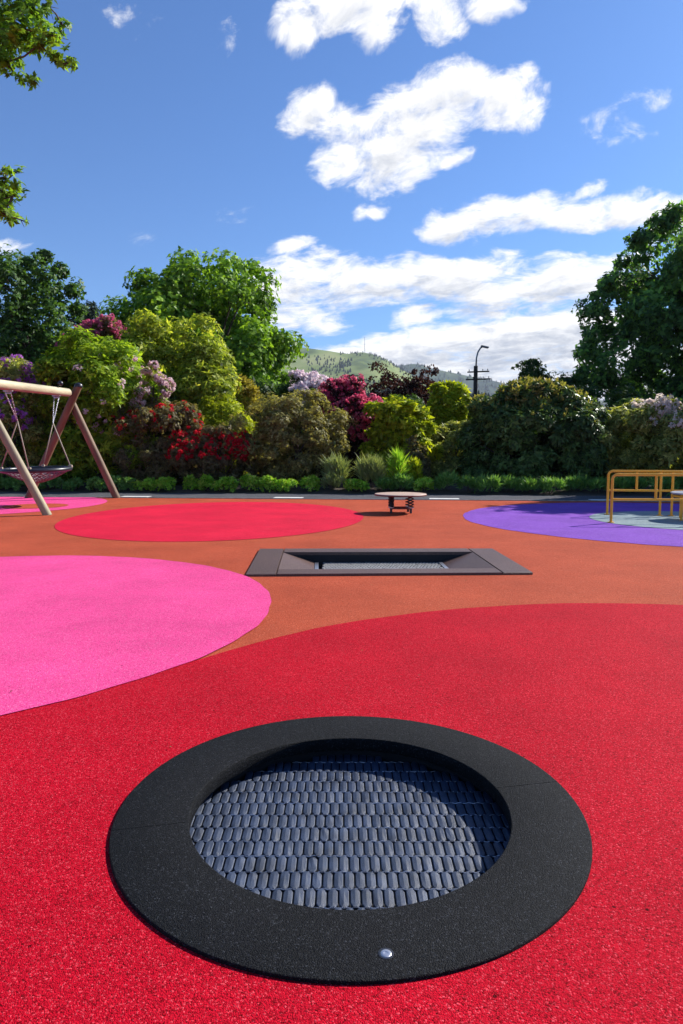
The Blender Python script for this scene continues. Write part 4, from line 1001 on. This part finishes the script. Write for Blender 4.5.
al = N(nt, 'ShaderNodeMapRange', interpolation_type='SMOOTHSTEP'); al.inputs[1].default_value = .02; al.inputs[2].default_value = .80; L(g1.outputs[0], al.inputs[0])
front = N(nt, 'ShaderNodeMath', operation='GREATER_THAN'); front.inputs[1].default_value = .06; L(sep.outputs['Y'], front.inputs[0])
alf = N(nt, 'ShaderNodeMath', operation='MULTIPLY'); L(al.outputs[0], alf.inputs[0]); L(front.outputs[0], alf.inputs[1])
sh = N(nt, 'ShaderNodeMapRange', interpolation_type='SMOOTHSTEP'); sh.inputs[1].default_value = .25; sh.inputs[2].default_value = 1.35; L(g2.outputs[0], sh.inputs[0])
# low banks are seen from below against the sun: thicker, greyer bases
lowm = N(nt, 'ShaderNodeMapRange'); lowm.inputs[1].default_value = .52; lowm.inputs[2].default_value = .12; lowm.inputs[3].default_value = .55; lowm.inputs[4].default_value = 1.0; L(dv.outputs[0], lowm.inputs[0])
shf = N(nt, 'ShaderNodeMath', operation='MULTIPLY'); L(sh.outputs[0], shf.inputs[0]); L(lowm.outputs[0], shf.inputs[1])
cc = N(nt, 'ShaderNodeMix', data_type='RGBA'); cc.inputs[6].default_value = (9.6,9.5,9.4,1); cc.inputs[7].default_value = (3.7,4.1,5.0,1); L(shf.outputs[0], cc.inputs[0])
mx = N(nt, 'ShaderNodeMix', data_type='RGBA'); L(alf.outputs[0], mx.inputs[0]); tint = N(nt, 'ShaderNodeVectorMath', operation='MULTIPLY'); tint.inputs[1].default_value = (.59,.87,1.24); L(sky.outputs[0], tint.inputs[0]); L(tint.outputs[0], mx.inputs[6]); L(cc.outputs[2], mx.inputs[7])
L(mx.outputs[2], bg.inputs[0]); L(tint.outputs[0], bg0.inputs[0])
# the part of the sky that holds clouds; elsewhere the plain sky is used
def cmp_(src, op, val):
    n = N(nt, 'ShaderNodeMath', operation=op); n.inputs[1].default_value = val; L(src, n.inputs[0]); return n.outputs[0]
def mul_(a, b):
    n = N(nt, 'ShaderNodeMath', operation='MULTIPLY'); L(a, n.inputs[0]); L(b, n.inputs[1]); return n.outputs[0]
win = mul_(mul_(mul_(cmp_(du.outputs[0], 'GREATER_THAN', -.66), cmp_(du.outputs[0], 'LESS_THAN', .80)), mul_(cmp_(dv.outputs[0], 'GREATER_THAN', -.06), cmp_(dv.outputs[0], 'LESS_THAN', .86))), cmp_(sep.outputs['Y'], 'GREATER_THAN', .07))
L(win, wmix.inputs[0])

# ------------------------------------------------------------------ camera and render
cam = bpy.data.cameras.new('camera'); co = bpy.data.objects.new('camera', cam); C.objects.link(co)
cam.sensor_fit = 'VERTICAL'; cam.sensor_height = 36; cam.lens = 36*F/PY; cam.clip_end = 14000; cam.clip_start = .05
co.location = (0, 0, EYE); co.rotation_euler = (math.pi/2 - PITCH, 0, 0)
sc_ = bpy.context.scene; sc_.camera = co
sc_.view_settings.view_transform = 'Standard'; sc_.view_settings.look = 'None'; sc_.view_settings.exposure = .65; sc_.view_settings.gamma = 1
sc_.view_settings.use_curve_mapping = False
cy = sc_.cycles; cy.max_bounces = 5; cy.diffuse_bounces = 3; cy.glossy_bounces = 2; cy.transmission_bounces = 4; cy.volume_bounces = 0; cy.caustics_reflective = False; cy.caustics_refractive = False
sc_.world.cycles.sampling_method = 'NONE'
